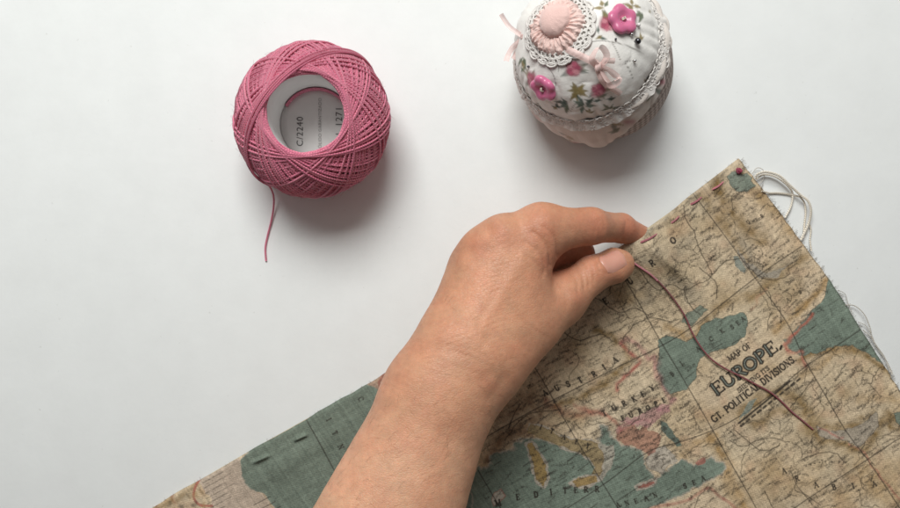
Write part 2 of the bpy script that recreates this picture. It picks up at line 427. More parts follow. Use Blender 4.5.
cv.poly([(618, 424), (634, 416), (652, 408), (668, 404), (671, 411), (660, 420), (648, 426), (630, 424)], PINK, .55, 2.4, None, 12)
cv.poly([(634, 486), (646, 480), (657, 478), (658, 484), (646, 489), (637, 491)], PALE, 1, 1, None, 13)
cv.poly([(637, 486), (647, 482), (655, 481), (655, 484), (645, 487), (638, 488)], s2l((160, 84, 70)), .85, 1.2, None, 14)
cv.poly([(694, 463), (701, 458), (706, 457), (704, 463), (698, 466)], s2l((162, 90, 76)), .8, 1.2, None, 15)
# Italy, Sicily, Sardinia and Corsica
it = [(530, 424), (545, 428), (560, 436), (574, 440), (586, 440), (597, 444), (604, 453), (603, 464), (600, 474), (594, 482), (591, 476), (595, 468), (590, 458), (578, 452), (560, 446), (548, 441), (536, 436), (528, 432)]
cv.poly([(x + (x - 570) * .02, y + (3 if y > 444 else -2)) for x, y in it], PALE, .95, 1.8, None, 16)
cv.poly([(596, 444), (614, 446), (612, 466), (603, 480), (597, 482)], PALE, .8, 1.6, None, 17)
cv.poly(it, s2l((154, 130, 84)), .85, 1.2, OLIVE, 18, .8)
cv.poly([(568, 484), (578, 476), (598, 474), (601, 481), (590, 488), (574, 488)], PALE, 1, 1.2, None, 19)
cv.poly([(573, 482), (580, 478), (596, 476), (598, 481), (588, 485), (577, 486)], s2l((154, 124, 70)), .95, 1, OLIVE, 20, .6)
cv.poly([(525, 443), (533, 440), (541, 452), (548, 462), (550, 480), (545, 489), (536, 484), (531, 470), (527, 456)], PALE, .9, 1.3, None, 21)
cv.poly([(528, 444), (533, 443), (540, 456), (546, 466), (547, 480), (543, 486), (537, 480), (534, 466), (530, 456)], s2l((158, 130, 76)), 1, 1, OLIVE, 22, .7)
cv.poly([(494, 492), (502, 489), (505, 495), (500, 503), (494, 506), (491, 499)], PALE, .9, 1, RUST, 23, .8)
# coast of Africa
cv.poly([(600, 640), (632, 530), (650, 508), (668, 502), (690, 498), (708, 488), (722, 496), (734, 510), (760, 560), (760, 640)], CREAM, .9, 1.5, None, 24)
cv.stroke(catmull([(640, 512), (660, 506), (673, 504), (688, 500), (698, 494), (709, 488), (719, 496), (731, 504), (742, 516)], 5), 3.2, s2l((170, 98, 82)), .55, 1.8)
# ocean at lower left
cv.poly([(240, 462), (255, 440), (310, 405), (371, 380), (400, 400), (470, 470), (480, 640), (300, 640), (276, 512), (270, 503), (264, 494), (250, 490), (241, 477)], s2l((112, 126, 113)), .97, 1.5, PALE, 25, 1.2)
cv.poly([(198, 481), (240, 456), (241, 477), (250, 490), (264, 494), (276, 514), (200, 560), (212, 500)], s2l((190, 170, 152)), .85, 1.2, None, 26)
cv.poly([(366, 384), (371, 370), (392, 360), (400, 380), (384, 392)], s2l((172, 140, 118)), .9, 1.5, None, 27)
cv.stroke([(384, 374), (379, 382), (381, 390)], 3, RUST, .7, 1.5)
cv.stroke(catmull([(199, 480), (195, 488), (194, 498), (200, 505), (212, 506)], 5), 2.6, s2l((178, 92, 78)), .8, 1)
for i in range(26):
    x, y = 150 + 55 * random.random(), 488 + 30 * random.random()
    cv.glow([(x, y), (x + random.uniform(-5, 5), y + random.uniform(-4, 4))], 2.2, random.choice([RUST, OLIVE, INK, OCHRE]), .6, i + 300)
# coloured boundaries
for pts, wd, c, al in [
    ([(784, 345), (795, 333), (806, 322), (812, 315)], 3.0, s2l((190, 88, 80)), .8),
    ([(784, 345), (788, 352), (800, 352), (803, 358), (806, 366)], 3.0, s2l((190, 100, 92)), .75),
    ([(622, 341), (628, 340), (638, 346), (645, 352), (649, 358), (655, 358)], 4.5, s2l((178, 110, 118)), .65),
    ([(622, 341), (626, 349), (634, 355), (641, 361), (636, 368), (624, 376), (617, 384), (618, 391)], 3.4, s2l((180, 84, 84)), .75),
    ([(655, 358), (657, 372), (660, 384), (668, 396), (674, 400)], 4.5, s2l((180, 108, 124)), .6),
    ([(674, 400), (668, 408), (660, 410)], 4.0, s2l((166, 92, 122)), .6),
    ([(576, 405), (588, 411), (600, 414), (612, 420), (620, 432)], 4.0, s2l((176, 84, 80)), .6),
    ([(618, 430), (628, 424), (640, 420), (648, 420)], 4.0, s2l((180, 98, 120)), .6),
    ([(818, 430), (832, 434), (842, 438)], 1.8, s2l((188, 108, 104)), .75),
    ([(850, 444), (862, 452), (872, 466), (884, 482), (900, 502), (920, 530)], 1.8, s2l((190, 118, 100)), .7),
    ([(765, 290), (757, 302), (752, 310)], 2.5, s2l((190, 130, 100)), .5)]:
    cv.glow(catmull(pts, 4), wd * .62, (c * .75 + OCHRE * .25), min(1, al * 1.15), int(pts[0][0]))

# hachures, place-name specks and rivers
def inside(pts, x, y):
    c = False; n = len(pts)
    for i in range(n):
        (ax, ay), (bx, by) = pts[i], pts[i - 1]
        if (ay > y) != (by > y) and x < (bx - ax) * (y - ay) / (by - ay) + ax: c = not c
    return c
TITLE = [(702, 428), (700, 398), (740, 352), (775, 328), (806, 360), (735, 426)]
def on_sea(x, y):
    c = cv.a[int(np.clip((y - cv.y0) * cv.ss, 0, cv.h - 1)), int(np.clip((x - cv.x0) * cv.ss, 0, cv.w - 1))]
    return c[1] > c[0] * 1.02
def word(x, y, ang, n, al, hgt=1.7):
    t = math.radians(ang); d = np.array([math.cos(t), math.sin(t)]); up = np.array([d[1], -d[0]]); p = np.array([x, y])
    for k in range(n):
        q = p + d * k * 1.55 + up * random.uniform(-.25, .25)
        hh = hgt * random.uniform(.5, 1.1)
        cv.stroke([q, q + up * hh + d * random.uniform(-.5, .6)], .62, INK, al * random.uniform(.7, 1), .45)
        if random.random() < .5: cv.stroke([q + up * hh * .5, q + up * hh * .5 + d * .9], .6, INK, al * .8, .4)
cnt = 0
def cloth_v(x, y): return (x - 738) * -0.83 * 0 + ((y - 159) * 0.859 + (x - 738) * 0.511)
while cnt < 2900:
    x, y = random.uniform(480, 960), random.uniform(165, 560)
    if cloth_v(x, y) < 6 or inside(TITLE, x, y): continue
    if on_sea(x, y) and random.random() < .72: continue
    a = -35 + random.gauss(0, 9) + (8 if x < 640 else 0) + (random.uniform(-60, 60) if random.random() < .18 else 0)
    word(x, y, a, random.randint(3, 9), random.uniform(.45, .9), random.choice([1.5, 1.9, 2.4]))
    cnt += 1
for _ in range(190):
    word(random.uniform(606, 690), random.uniform(396, 462), -28 + random.gauss(0, 10), random.randint(2, 5), random.uniform(.5, .9), 1.8)
for _ in range(60):
    word(random.uniform(520, 610), random.uniform(425, 490), -20 + random.gauss(0, 14), random.randint(2, 5), random.uniform(.5, .8), 1.6)
for _ in range(210):                                  # sea and margin engraving lines
    x, y = random.uniform(480, 900), random.uniform(280, 520)
    if not on_sea(x, y): continue
    L = random.uniform(6, 15); t = math.radians(-32 + random.gauss(0, 3))
    cv.stroke([(x, y), (x + L * math.cos(t), y + L * math.sin(t))], .9, INK, random.uniform(.45, .8), .6)
for _ in range(230):                                  # rivers and frontiers
    x, y = random.uniform(560, 960), random.uniform(180, 540)
    if cloth_v(x, y) < 10 or inside(TITLE, x, y) or on_sea(x, y): continue
    t = random.uniform(0, 6.28); pts = [(x, y)]
    for k in range(random.randint(6, 16)):
        t += random.gauss(0, .5); x += 2.6 * math.cos(t); y += 2.6 * math.sin(t)
        if inside(TITLE, x, y) or on_sea(x, y): break
        pts.append((x, y))
    if len(pts) > 2: cv.stroke(pts, random.uniform(.55, 1.0), s2l((66, 56, 44)), random.uniform(.5, .85), .5)
for pts in ([(640, 270), (648, 282), (660, 290), (672, 284), (684, 290), (700, 283), (712, 276), (706, 262), (698, 246), (694, 232), (686, 220), (684, 205)],
            [(712, 276), (724, 262), (740, 258)], [(684, 290), (690, 305), (700, 315)], [(622, 340), (634, 326), (650, 318), (672, 322)],
            [(600, 300), (618, 312), (636, 308), (650, 318)], [(745, 262), (758, 275), (774, 280), (790, 275)], [(700, 268), (716, 284), (716, 300)],
            [(812, 380), (800, 396), (790, 408)], [(730, 440), (744, 446), (765, 438), (790, 442)], [(735, 400 + 30), (760, 450), (780, 446)],
            [(800, 460), (830, 452), (846, 462)], [(560, 330), (580, 340), (600, 334), (615, 342)], [(790, 470), (800, 490), (820, 505)],
            [(505, 440), (520, 420), (536, 412), (560, 410)], [(508, 430), (512, 418), (520, 404)]):
    q = catmull(pts, 5); q = q + rng.normal(0, .45, q.shape); cv.stroke(q, .95, s2l((60, 50, 40)), .8, .5)
for pts in ([(752, 245), (764, 255), (778, 258), (795, 252)], [(768, 288), (790, 290), (815, 285)], [(815, 395), (850, 372), (875, 372)], [(806, 466), (822, 462), (846, 462)]):
    q = catmull(pts, 7)
    for p in q[::2]: cv.stroke([p, p + (.5, .1)], 1.3, INK, .85, .4)
for k in range(7):                                    # engraved legend lines at lower left
    x, y = 203 + k * 1.2, 483 + k * 5.2
    n = random.randint(8, 15)
    for j in range(n): cv.stroke([(x + j * 1.9, y - j * 1.05), (x + j * 1.9 + 1.2, y - j * 1.05 - .7)], 1.0, INK, random.uniform(.3, .65), .5)
for k in range(3):
    for j in range(9): cv.stroke([(254 + k * 5 + j * 1.9, 505 + k * 5 - j * 1.0), (255.2 + k * 5 + j * 1.9, 504.4 + k * 5 - j * 1.0)], 1, INK, .7, .4)

# graticule
GL = [[(306, 419), (320, 444), (334, 470), (355, 510), (370, 540)],
      [(682, 178), (695, 196), (723.5, 234), (753, 275), (787, 323), (805, 360), (828, 400), (846, 431), (872, 466), (897, 504), (920, 540)],
      [(598, 240), (625, 280), (643, 310), (657, 335), (685, 382), (711, 427), (732, 465), (754, 504), (775, 545)],
      [(505, 320), (540, 376), (558, 408), (577, 441), (597, 474), (616, 505), (640, 545)],
      [(478, 470), (486, 484), (503, 512), (520, 540)],
      [(802, 246), (775, 264), (750, 282), (722, 304), (692, 327), (663, 345), (616, 368), (577, 388), (530, 412), (479, 441), (440, 460)],
      [(863, 328), (832, 349), (805, 367), (773, 393), (740, 416), (711, 431), (680, 442), (648, 452), (607, 482), (569, 507), (530, 530)],
      [(930, 420), (900, 438), (856, 467), (812, 496), (780, 518)],
      [(398, 385), (340, 405 + 60), (300, 500)][:0] or [(470, 508), (500, 540)]]
for g in GL: cv.stroke(catmull(g, 6), 1.0, INK, .85, .6)

# lettering
text(cv, 'MAP OF', (730, 362), (752, 346.5), 5.6, 1.25, .7, INK)
text(cv, 'EUROPE', (716, 396), (779, 349.5), 11.6, 4.2, 1.7, INK, fill=s2l((128, 134, 122)), fw=1.2)
cv.stroke([(781.5, 346), (780.5, 349)], 2.6, INK, 1, .5)
text(cv, 'SHEWING ITS', (739, 393), (770, 369), 4.4, 1.15, .75, INK, .95)
text(cv, 'GT. POLITICAL DIVISIONS.', (714, 423), (797, 360), 6.7, 1.65, .8, INK)
cv.poly([(738, 420), (748, 402), (757, 398), (750, 412)], s2l((120, 138, 132)), .7, 1, None, 33)
cv.stroke([(739, 423), (765, 402), (790, 381)], 1.9, INK, .95, .6)
for k in range(11):
    x, y = 741 + k * 5.6, 426 - k * 4.5
    cv.stroke([(x, y), (x + 2.6, y - 2.1)], 2.2 if k % 3 else 2.8, INK, .9, .5)
for k in range(5):
    x, y = 778 + k * 6, 392 - k * 4.6; word(x, y, -36, 5, .8)
letters(cv, [('E', 605.5, 301), ('U', 630, 281), ('R', 652, 263), ('O', 673, 240.5)], 6.2, -35, 1.7, .85, INK)
letters(cv, [('B', 672, 374), ('L', 682, 363), ('A', 698, 349), ('C', 711, 339), ('K', 722, 331), ('S', 732, 327), ('E', 738, 323), ('A', 743, 319)], 4.4, -38, 1.1, .7, INK, .85)
letters(cv, [('A', 545, 393), ('U', 557, 388), ('S', 568, 384), ('T', 580, 380), ('R', 594, 374), ('I', 604, 367), ('A', 615, 360)], 5.4, -30, 1.6, .8, INK)
letters(cv, [('T', 604, 413), ('U', 614, 408), ('R', 624, 403.5), ('K', 634, 399), ('E', 643, 394), ('Y', 652, 388)], 5.2, -28, 1.6, .8, INK)
letters(cv, [('E', 623, 418), ('U', 631, 415), ('R', 640, 411), ('O', 648, 408), ('P', 656, 404), ('E', 664, 400)], 4.8, -24, 1.4, .75, INK)
letters(cv, [('I', 541, 427), ('T', 552, 431), ('A', 564, 437), ('L', 577, 442), ('Y', 588, 446)], 4.6, 22, 1.3, .7, INK)
letters(cv, [('M', 498, 503)], 6, -14, 1.7, .85, INK); letters(cv, [('E', 518, 497), ('D', 536, 494.5), ('I', 551, 492)], 5.6, -9, 1.6, .8, INK)
letters(cv, [('T', 565, 490.5), ('E', 576, 490), ('R', 586, 489.5), ('R', 597, 489)], 5.4, -4, 1.5, .8, INK)
letters(cv, [('A', 618, 505), ('N', 627, 503), ('E', 636, 501), ('A', 646, 498.5), ('N', 655, 495), ('S', 685, 486), ('E', 694, 482.5), ('A', 703, 478.5)], 4.8, -22, 1.3, .7, INK)
letters(cv, [('A', 784, 471), ('R', 797, 478.5), ('A', 816, 485), ('B', 834, 487), ('I', 853, 486), ('A', 874, 484)], 5.4, -18, 1.3, .75, INK)
letters(cv, [('I', 329, 419.5), ('T', 335, 433), ('N', 341, 447)], 5, 62, 1.2, .8, INK, .85)
letters(cv, [('C', 361, 399)], 5, 62, 1.2, .8, INK, .7)
letters(cv, [('A', 788, 300), ('S', 800, 292), ('R', 762, 216), ('U', 748, 222), ('S', 775, 205)], 3.6, -34, 1., .6, INK, .8)
# shade painted in below the two small tucks at left
cv.stroke([(254, 463.5), (268, 457.5)], 1.8, s2l((84, 96, 84)), .7, .8); cv.stroke([(295, 442), (306, 437)], 1.8, s2l((76, 86, 76)), .8, .8)
# rubbed edges, and small soft dark marks near the stitches
for i, (pts, al) in enumerate([([(738, 160), (716, 176), (694, 194)], .35), ([(671, 213), (650, 229), (628, 244)], .5)]): cv.glow(pts, 3, s2l((196, 182, 160)), al, 600 + i)
for (x, y) in ((690, 200), (646, 236), (716, 181), (660, 227)): cv.glow([(x, y), (x + 6, y - 4)], 2.8, INK, .35, 640)

E_pts = np.array([(738.5, 158.7), (716, 175.5), (693.5, 194), (671, 212.5), (650.5, 228), (632, 241.5), (600, 259.5), (560, 281), (500, 313), (440, 344.5), (386, 373.5), (306, 419), (256, 447), (198, 481), (155, 506), (60, 562)])
cum = np.concatenate([[0], np.cumsum(np.linalg.norm(np.diff(E_pts, axis=0), axis=1))])
PITCH = 0.62
U = np.arange(0, cum[-1], PITCH); V = np.arange(0, 395, PITCH)
Ex, Ey = np.interp(U, cum, E_pts[:, 0]), np.interp(U, cum, E_pts[:, 1])
ker = np.ones(15) / 15
Exs = np.convolve(np.pad(Ex, 7, mode='reflect', reflect_type='odd'), ker, 'valid'); Eys = np.convolve(np.pad(Ey, 7, mode='reflect', reflect_type='odd'), ker, 'valid')
Ex, Ey = Exs, Eys
dv = np.array([0.569, 0.822])
wob = 0.7 * np.sin(U * .075) + .7 * fnoise(U, U * 0, 13, 3) + .9 * fnoise(U, U * 0, 40, 5)
def right_w(v): return 0.6 * np.sin(v * .05) + .7 * fnoise(v, v * 0, 8, 4)
bow = 6.5 * np.sin(np.clip(V / 285, 0, 1.05) * np.pi) ** .8 if False else 6.5 * np.sin(np.clip(V / 285, 0, 1) * np.pi)
FX = np.exp(-U / 60)[:, None] * bow[None] + Ex[:, None] + dv[0] * V[None] + np.exp(-V / 8)[None] * wob[:, None] * .5 + np.exp(-U / 6)[:, None] * right_w(V)[None]
FY = Ey[:, None] + dv[1] * V[None] + np.exp(-V / 8)[None] * wob[:, None] * .8
def cloth_z(x, y):
    """cloth height (m) under a photo pixel"""
    z = 0.0022 + 0.0006 * fnoise(x, y, 55, 21) + 0.00035 * fnoise(x, y, 22, 22)
    a = (x - 636) * 0.83 - (y - 246) * 0.56; c = (x - 636) * 0.56 + (y - 246) * 0.83   # along / away from the edge
    z = z + 0.0165 * np.exp(-(a / 46) ** 2 - (np.maximum(c, 0) / 52) ** 2)
    z = z + 0.0030 * np.exp(-((a - 10 - c * .25) / 7) ** 2 - ((c - 30) / 38) ** 2) - 0.0022 * np.exp(-((a + 12 + c * .2) / 8) ** 2 - ((c - 34) / 34) ** 2)
    z = z + 0.0014 * np.exp(-((a - 60) / 9) ** 2 - (c / 40) ** 2)
    z = z + 0.0007 * np.cos(a * .31) * np.exp(-(c / 9) ** 2) * np.exp(-((a - 50) / 60) ** 2)          # puckers along the stitching
    for (cx, cy, ang, L, wd, hg) in ((700, 300, 62, 70, 9, .0011), (800, 430, 30, 90, 14, .0012), (600, 430, -40, 80, 12, .0013), (830, 320, 75, 60, 10, .0010), (680, 470, 10, 80, 13, .0011), (560, 400, 70, 60, 10, .0014), (765, 225, 55, 60, 9, .0009), (300, 455, -32, 90, 9, .0008)):
        t = math.radians(ang); p_ = (x - cx) * math.cos(t) + (y - cy) * math.sin(t); q_ = -(x - cx) * math.sin(t) + (y - cy) * math.cos(t) + .0025 * ((x - cx) ** 2 - (y - cy) ** 2) * .3
        z = z + hg * np.exp(-(p_ / L) ** 2 - (q_ / wd) ** 2)
    for (x0, y0, x1, y1) in ((253, 463, 269, 456), (294, 440.5, 307, 435)):             # small tucks
        L = math.hypot(x1 - x0, y1 - y0); tx, ty = (x1 - x0) / L, (y1 - y0) / L
        s_ = (x - (x0 + x1) / 2) * tx + (y - (y0 + y1) / 2) * ty; n_ = -(x - (x0 + x1) / 2) * ty + (y - (y0 + y1) / 2) * tx
        z = z + 0.0016 * np.exp(-(s_ / (L * .5)) ** 4 - (n_ / 2.0) ** 2)
    return z
FZ = cloth_z(FX, FY)
edge_r = np.minimum(np.minimum(V, 40)[None] + 0 * FX, (U[:, None] + 0 * FX))
FZ = FZ - 0.0012 * np.exp(-edge_r / 1.6)
b_ = (0, 0, cv.w, cv.h); X, Y = cv.xy(b_)
sp_n = (1 + .13 * fnoise(X, Y, 1.3, 91) + .10 * fnoise(X, Y, 3.1, 92))[..., None]       # uneven, rubbed printing
lum = cv.a.mean(-1, keepdims=True); cv.a[:] = (cv.a * .86 + lum * np.array([1.03, 1.0, .93], np.float32) * .14) * sp_n
col = cv.sample(FX, FY)
# yarn-by-yarn tone of the linen
yu = rng.normal(0, .055, int(cum[-1] / 1.5) + 3); yv = rng.normal(0, .055, int(400 / 1.5) + 3)
iu = (U / 1.5).astype(int); iv = (V / 1.5).astype(int)
col = col * (1 + yu[iu][:, None, None] * (1 + .0) + yv[iv][None, :, None]) * (1 + rng.normal(0, .05, col.shape[:2])[..., None])
col = np.clip(col, .005, .85)
G = np.empty(FX.shape + (3,)); k = PXM * (H - FZ) / H
G[..., 0] = (FX - 450) * k; G[..., 1] = -(FY - 254) * k; G[..., 2] = FZ
uv = np.empty_like(G); uv[..., 0] = (U * PXM)[:, None]; uv[..., 1] = (V * PXM)[None]; uv[..., 2] = 0
mb = MB()
mb.grid(G[:, ::1], col=col, cuv=uv)
for S, cc, uu in ((G[:, 0], col[:, 0], uv[:, 0]), (G[0, ::-1], col[0, ::-1], uv[0, ::-1])):      # turned-down raw edges
    D = S.copy(); D[:, 2] = np.maximum(D[:, 2] - 0.0009, 0.0003)
    mb.grid(np.stack([D, S], 0).transpose(1, 0, 2)[::-1], col=np.stack([cc * .9, cc], 1)[::-1], cuv=np.stack([uu, uu], 1)[::-1])
m = NT('printed_linen')
a = m.attr('cuv'); sp = m.n('ShaderNodeSeparateXYZ'); m.link(a.outputs['Vector'], sp.inputs[0])
Q = math.pi / 0.00062
su, sv = m.math('SINE', m.math('MULTIPLY', sp.outputs[0], Q)), m.math('SINE', m.math('MULTIPLY', sp.outputs[1], Q))
wv = m.math('MULTIPLY', su, sv)
wn = m.noise(1500, 2, a.outputs['Vector']); wn2 = m.noise(260, 3, a.outputs['Vector'])
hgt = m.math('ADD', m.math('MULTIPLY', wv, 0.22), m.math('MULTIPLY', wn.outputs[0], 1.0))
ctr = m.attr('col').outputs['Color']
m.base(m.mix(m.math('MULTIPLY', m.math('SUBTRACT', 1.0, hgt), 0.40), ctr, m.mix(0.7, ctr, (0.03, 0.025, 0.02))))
m.set(Roughness=0.9); m.b.inputs['Specular IOR Level'].default_value = 0.2
m.normal(m.bump(hgt, 0.8, 0.0003))
cloth = mb.build('map_cloth', m.m)
tag(cloth, 'linen cloth printed with an antique map of Europe, lifted by the hand at its edge', 'cloth')

# lining layer under the printed face
mb = MB()
Us = U[::6]; Vs = np.concatenate([[0.1, 0.4, 0.9, 3], np.arange(8, 390, 6)])
LX = np.interp(Us, U, Ex)[:, None] + dv[0] * Vs[None] + .7 * np.exp(-Us / 5)[:, None]; LY = np.interp(Us, U, Ey)[:, None] + dv[1] * Vs[None]
lift = np.exp(-((Us - 125) / 55) ** 2)[:, None] * np.exp(-np.maximum(Vs, 0) / 6)[None]
LX = LX - dv[0] * 1.9 * lift; LY = LY - dv[1] * 1.9 * lift
LZ = np.maximum(cloth_z(LX, LY) - 0.0014, 0.0004)
k = PXM * (H - LZ) / H
mb.grid(np.stack([(LX - 450) * k, -(LY - 254) * k, LZ], -1))
mb.build('lining', cloth_mat('lining_cream', s2l((206, 190, 160))), cloth)

# frayed cords on the raw right edge
cream_thread = thread_mat('white_cotton_cord', s2l((246, 236, 220)), s2l((234, 221, 202)), .8, .0022, .00025)
fine_thread = thread_mat('pale_warp_yarn', s2l((228, 220, 208)), s2l((206, 197, 184)), .85, .0016, .0002)
for pts, zz, r in [
    ([(755, 177), (759, 173.5), (766.5, 172), (779, 175.6), (789.6, 185), (800, 194.5), (808, 201), (811, 211), (808.5, 224), (801, 240)], (.0032, .0045, .0055, .006, .0055, .0045, .005, .0045, .003, .0022), .00062),
    ([(756, 179), (764, 174.5), (776, 177), (788, 186), (792.5, 194), (791, 206), (785, 218)], (.003, .002, .0022, .0024, .002, .0016, .0022), .0005),
    ([(762, 191), (769, 193), (778, 193), (790, 194.5), (799, 196.5)], (.0026, .0012, .001, .0012, .003), .00045),
    ([(799, 196), (804, 202), (805.6, 212), (804.5, 224), (803.5, 238)], (.0036, .0018, .0014, .0016, .0024), .00045),
    ([(808, 222), (811, 229), (810, 240), (811.5, 251)], (.002, .0014, .0014, .0022), .0004),
    ([(845, 305), (855, 306), (864.5, 314.7), (870, 327.6), (873, 340.6), (882, 353.6), (889, 366), (892, 375)], (.002, .0024, .003, .003, .0022, .0018, .0016, .002), .00026),
    ([(858, 322), (866, 326), (872, 336), (877, 348), (886, 360), (893, 374)], (.002, .0018, .0022, .0016, .0018, .002), .0002),
    ([(838, 290), (845, 294), (848, 303), (852, 312)], (.002, .0016, .0014, .002), .00016),
    ([(752, 174), (757, 168), (763, 170), (764, 178), (759, 184)], (.002, .002, .0022, .0016, .002), .00018),
    ([(863, 330), (870, 336), (877.5, 347), (885, 358), (890, 372)], (.002, .0015, .0018, .0015, .002), .00026)]:
    c = catmull(np.column_stack([pts, zz]), 10)
    mb = MB(); mb.tube(PA(c[:, :2], c[:, 2]), r, 8)
    mb.build('frayed_cord' if r > .00035 else 'loose_yarn', cream_thread if r > .00035 else fine_thread, cloth)

mb = MB()
ru = np.exp(-0 / 60) * bow
for _ in range(230):
    v_ = random.uniform(2, 380); i_ = int(v_ / PITCH); p0 = np.array([FX[0, i_], FY[0, i_]]); L = random.uniform(.8, 3.6)
    d = np.array([.82, -.57]) * L + rng.normal(0, .9, 2); z0 = float(cloth_z(*p0)) - .0004
    mb.tube(PA([p0 - d * .2, p0 + d * .5 + rng.normal(0, .2, 2), p0 + d], [z0, max(z0 - .0004, .0003), max(z0 - .001 * random.random(), .0003)]), .00009, 3)
for _ in range(160):
    i_ = random.randint(0, len(U) - 1); p0 = np.array([FX[i_, 0], FY[i_, 0]]); L = random.uniform(.4, 1.6)
    d = np.array([-.5, -.86]) * L + rng.normal(0, .7, 2); z0 = float(cloth_z(*p0)) - .0004
    mb.tube(PA([p0 - d * .2, p0 + d * .5, p0 + d], [z0, max(z0 - .0003, .0003), max(z0 - .0006, .0003)]), .00008, 3)
fr = mb.build('frayed_edge', fine_thread, cloth); fr['kind'] = 'stuff'

# ------------------------------------------------------------------ sewing thread: knot, running stitches, long tail
st = empty('sewing_thread', P(739, 171, .003))
tag(st, 'dark rose sewing thread stitched along the cloth edge with a long loose tail', 'thread')
rose_t = thread_mat('rose_sewing_thread', s2l((184, 84, 100)), s2l((168, 70, 90)), .5, .0012, .0002)
pale_t = thread_mat('light_rose_thread', s2l((216, 134, 142)), s2l((196, 112, 124)), .5, .0012, .0002)
deep_t = thread_mat('deep_rose_thread', s2l((146, 66, 66)), s2l((128, 52, 56)), .5, .0012, .0002)
def on_cloth(pts, dz): 
    pts = np.asarray(pts, float); return PA(pts, cloth_z(pts[:, 0], pts[:, 1]) + dz)
for (x0, y0, x1, y1) in ((712, 189.5, 723.5, 182), (690, 204.5, 701.5, 197.5), (671, 223, 679, 216.5), (640, 242.5, 656.5, 234.5)):
    t = np.linspace(0, 1, 9); bow = np.sin(t * np.pi)
    xy = np.stack([x0 + (x1 - x0) * t + .3 * bow, y0 + (y1 - y0) * t + .6 * bow], 1)
    mb = MB()
    for q in (-.00028, .00028):
        pth = on_cloth(xy, -0.0006 + .0012 * np.minimum(1, bow * 2.2)); pth[:, 0] += q * .5; pth[:, 1] += q * .85
        mb.tube(pth, .00036, 7)
    mb.build('stitch', pale_t, st)
mb = MB()
for i in range(5):
    a = np.linspace(0, 2 * np.pi, 20, endpoint=False); ph = i * 1.3
    c0 = P(739 + 1.2 * math.cos(ph), 170.8 + 1.2 * math.sin(ph), .0038)
    e1 = unit([math.cos(ph), math.sin(ph), .5]); e2 = unit(np.cross(e1, [.3, .5, 1]))
    mb.tube(c0 + .0008 * (np.cos(a)[:, None] * e1 + np.sin(a)[:, None] * e2), .0004, 7, closed=True)
mb.build('knot', thread_mat('crimson_knot', s2l((176, 46, 84)), s2l((150, 36, 70)), .5), st)
tail = catmull([(629, 259.5), (636, 264.5), (650, 274), (661, 284), (669, 293), (678, 305), (686, 318), (691, 330), (697, 341), (704, 351), (713, 360.5), (726, 369), (741, 376.5), (757, 385), (770, 392), (781, 401), (792, 412), (803, 421), (813, 429.5)], 8)
zz = cloth_z(tail[:, 0], tail[:, 1]) + .0007 + .0012 * np.sin(np.linspace(0, np.pi, len(tail))) ** 2
n = len(tail)
mb = MB(); mb.tube(PA(tail[:22], zz[:22]), .00048, 8); mb.build('thread_start', pale_t, st)
mb = MB(); mb.tube(PA(tail[20:], zz[20:]), np.interp(np.arange(20, n), [20, 30, n - 12, n - 1], [.00046, .0004, .0005, .0004]), 8); mb.build('thread_tail', deep_t, st)

# ------------------------------------------------------------------ ball of crochet thread
BZ = 0.0292; BR = 0.0353; BH = 0.0290
bc = P(312.5, 120, BZ)
ball = empty('thread_ball', (bc[0], bc[1], 0))
tag(ball, 'ball of pink crochet thread wound round a white tube with a printed label inside', 'thread ball')
pink_t = thread_mat('pink_crochet_cotton', s2l((246, 146, 168)), s2l((228, 120, 150)), .6, .0024, .0003)
def loop_pts(phi, th0, rad, n=120, a0=0, a1=2 * np.pi, hs=1.0):
    al = np.pi / 2 - th0
    nrm = np.array([math.sin(al) * math.cos(phi), math.sin(al) * math.sin(phi), math.cos(al)])
    u = unit(np.cross(nrm, [0, 0, 1.0])); v = np.cross(nrm, u)
    t = np.linspace(a0, a1, n, endpoint=(a1 - a0 < 6.2))[:, None]
    d = np.cos(t) * u + np.sin(t) * v
    pz = d[:, 2] / math.cos(th0)
    R_ = (BR + rad); Hh = (BH + rad)
    p = d * np.array([R_, R_, Hh])
    return p, d
mb = MB()
for lay, (N, r0, gs, th_) in enumerate(((230, -.0021, 0, 32.6), (184, -.0014, 8, 32.0))):
    ks = np.arange(N)
    for kx in ks:
        f = kx / N
        if gs:
            g = kx // gs; q = (kx % gs - (gs - 1) / 2) / gs
            phi = ((g + .5) + q * .93) * gs + (lay * 1.1) / N * 2 * np.pi
        else: phi = f * 2 * np.pi
        phi += random.gauss(0, .0015) + 2.35
        th0 = math.radians(th_ + .8 * math.sin(kx * .11) + random.gauss(0, .12))
        p, d = loop_pts(phi, th0, r0 + f * .0028 * (1 if gs else .1) + random.gauss(0, .00008), 130)
        wv_ = .0002 * np.sin(np.linspace(0, 2 * np.pi * 3, len(p)) + kx)
        p = p * (1 + wv_[:, None] / BR)
        mb.tube(p + bc, .00049 if gs else .00042, 8, closed=True, nrm=d)
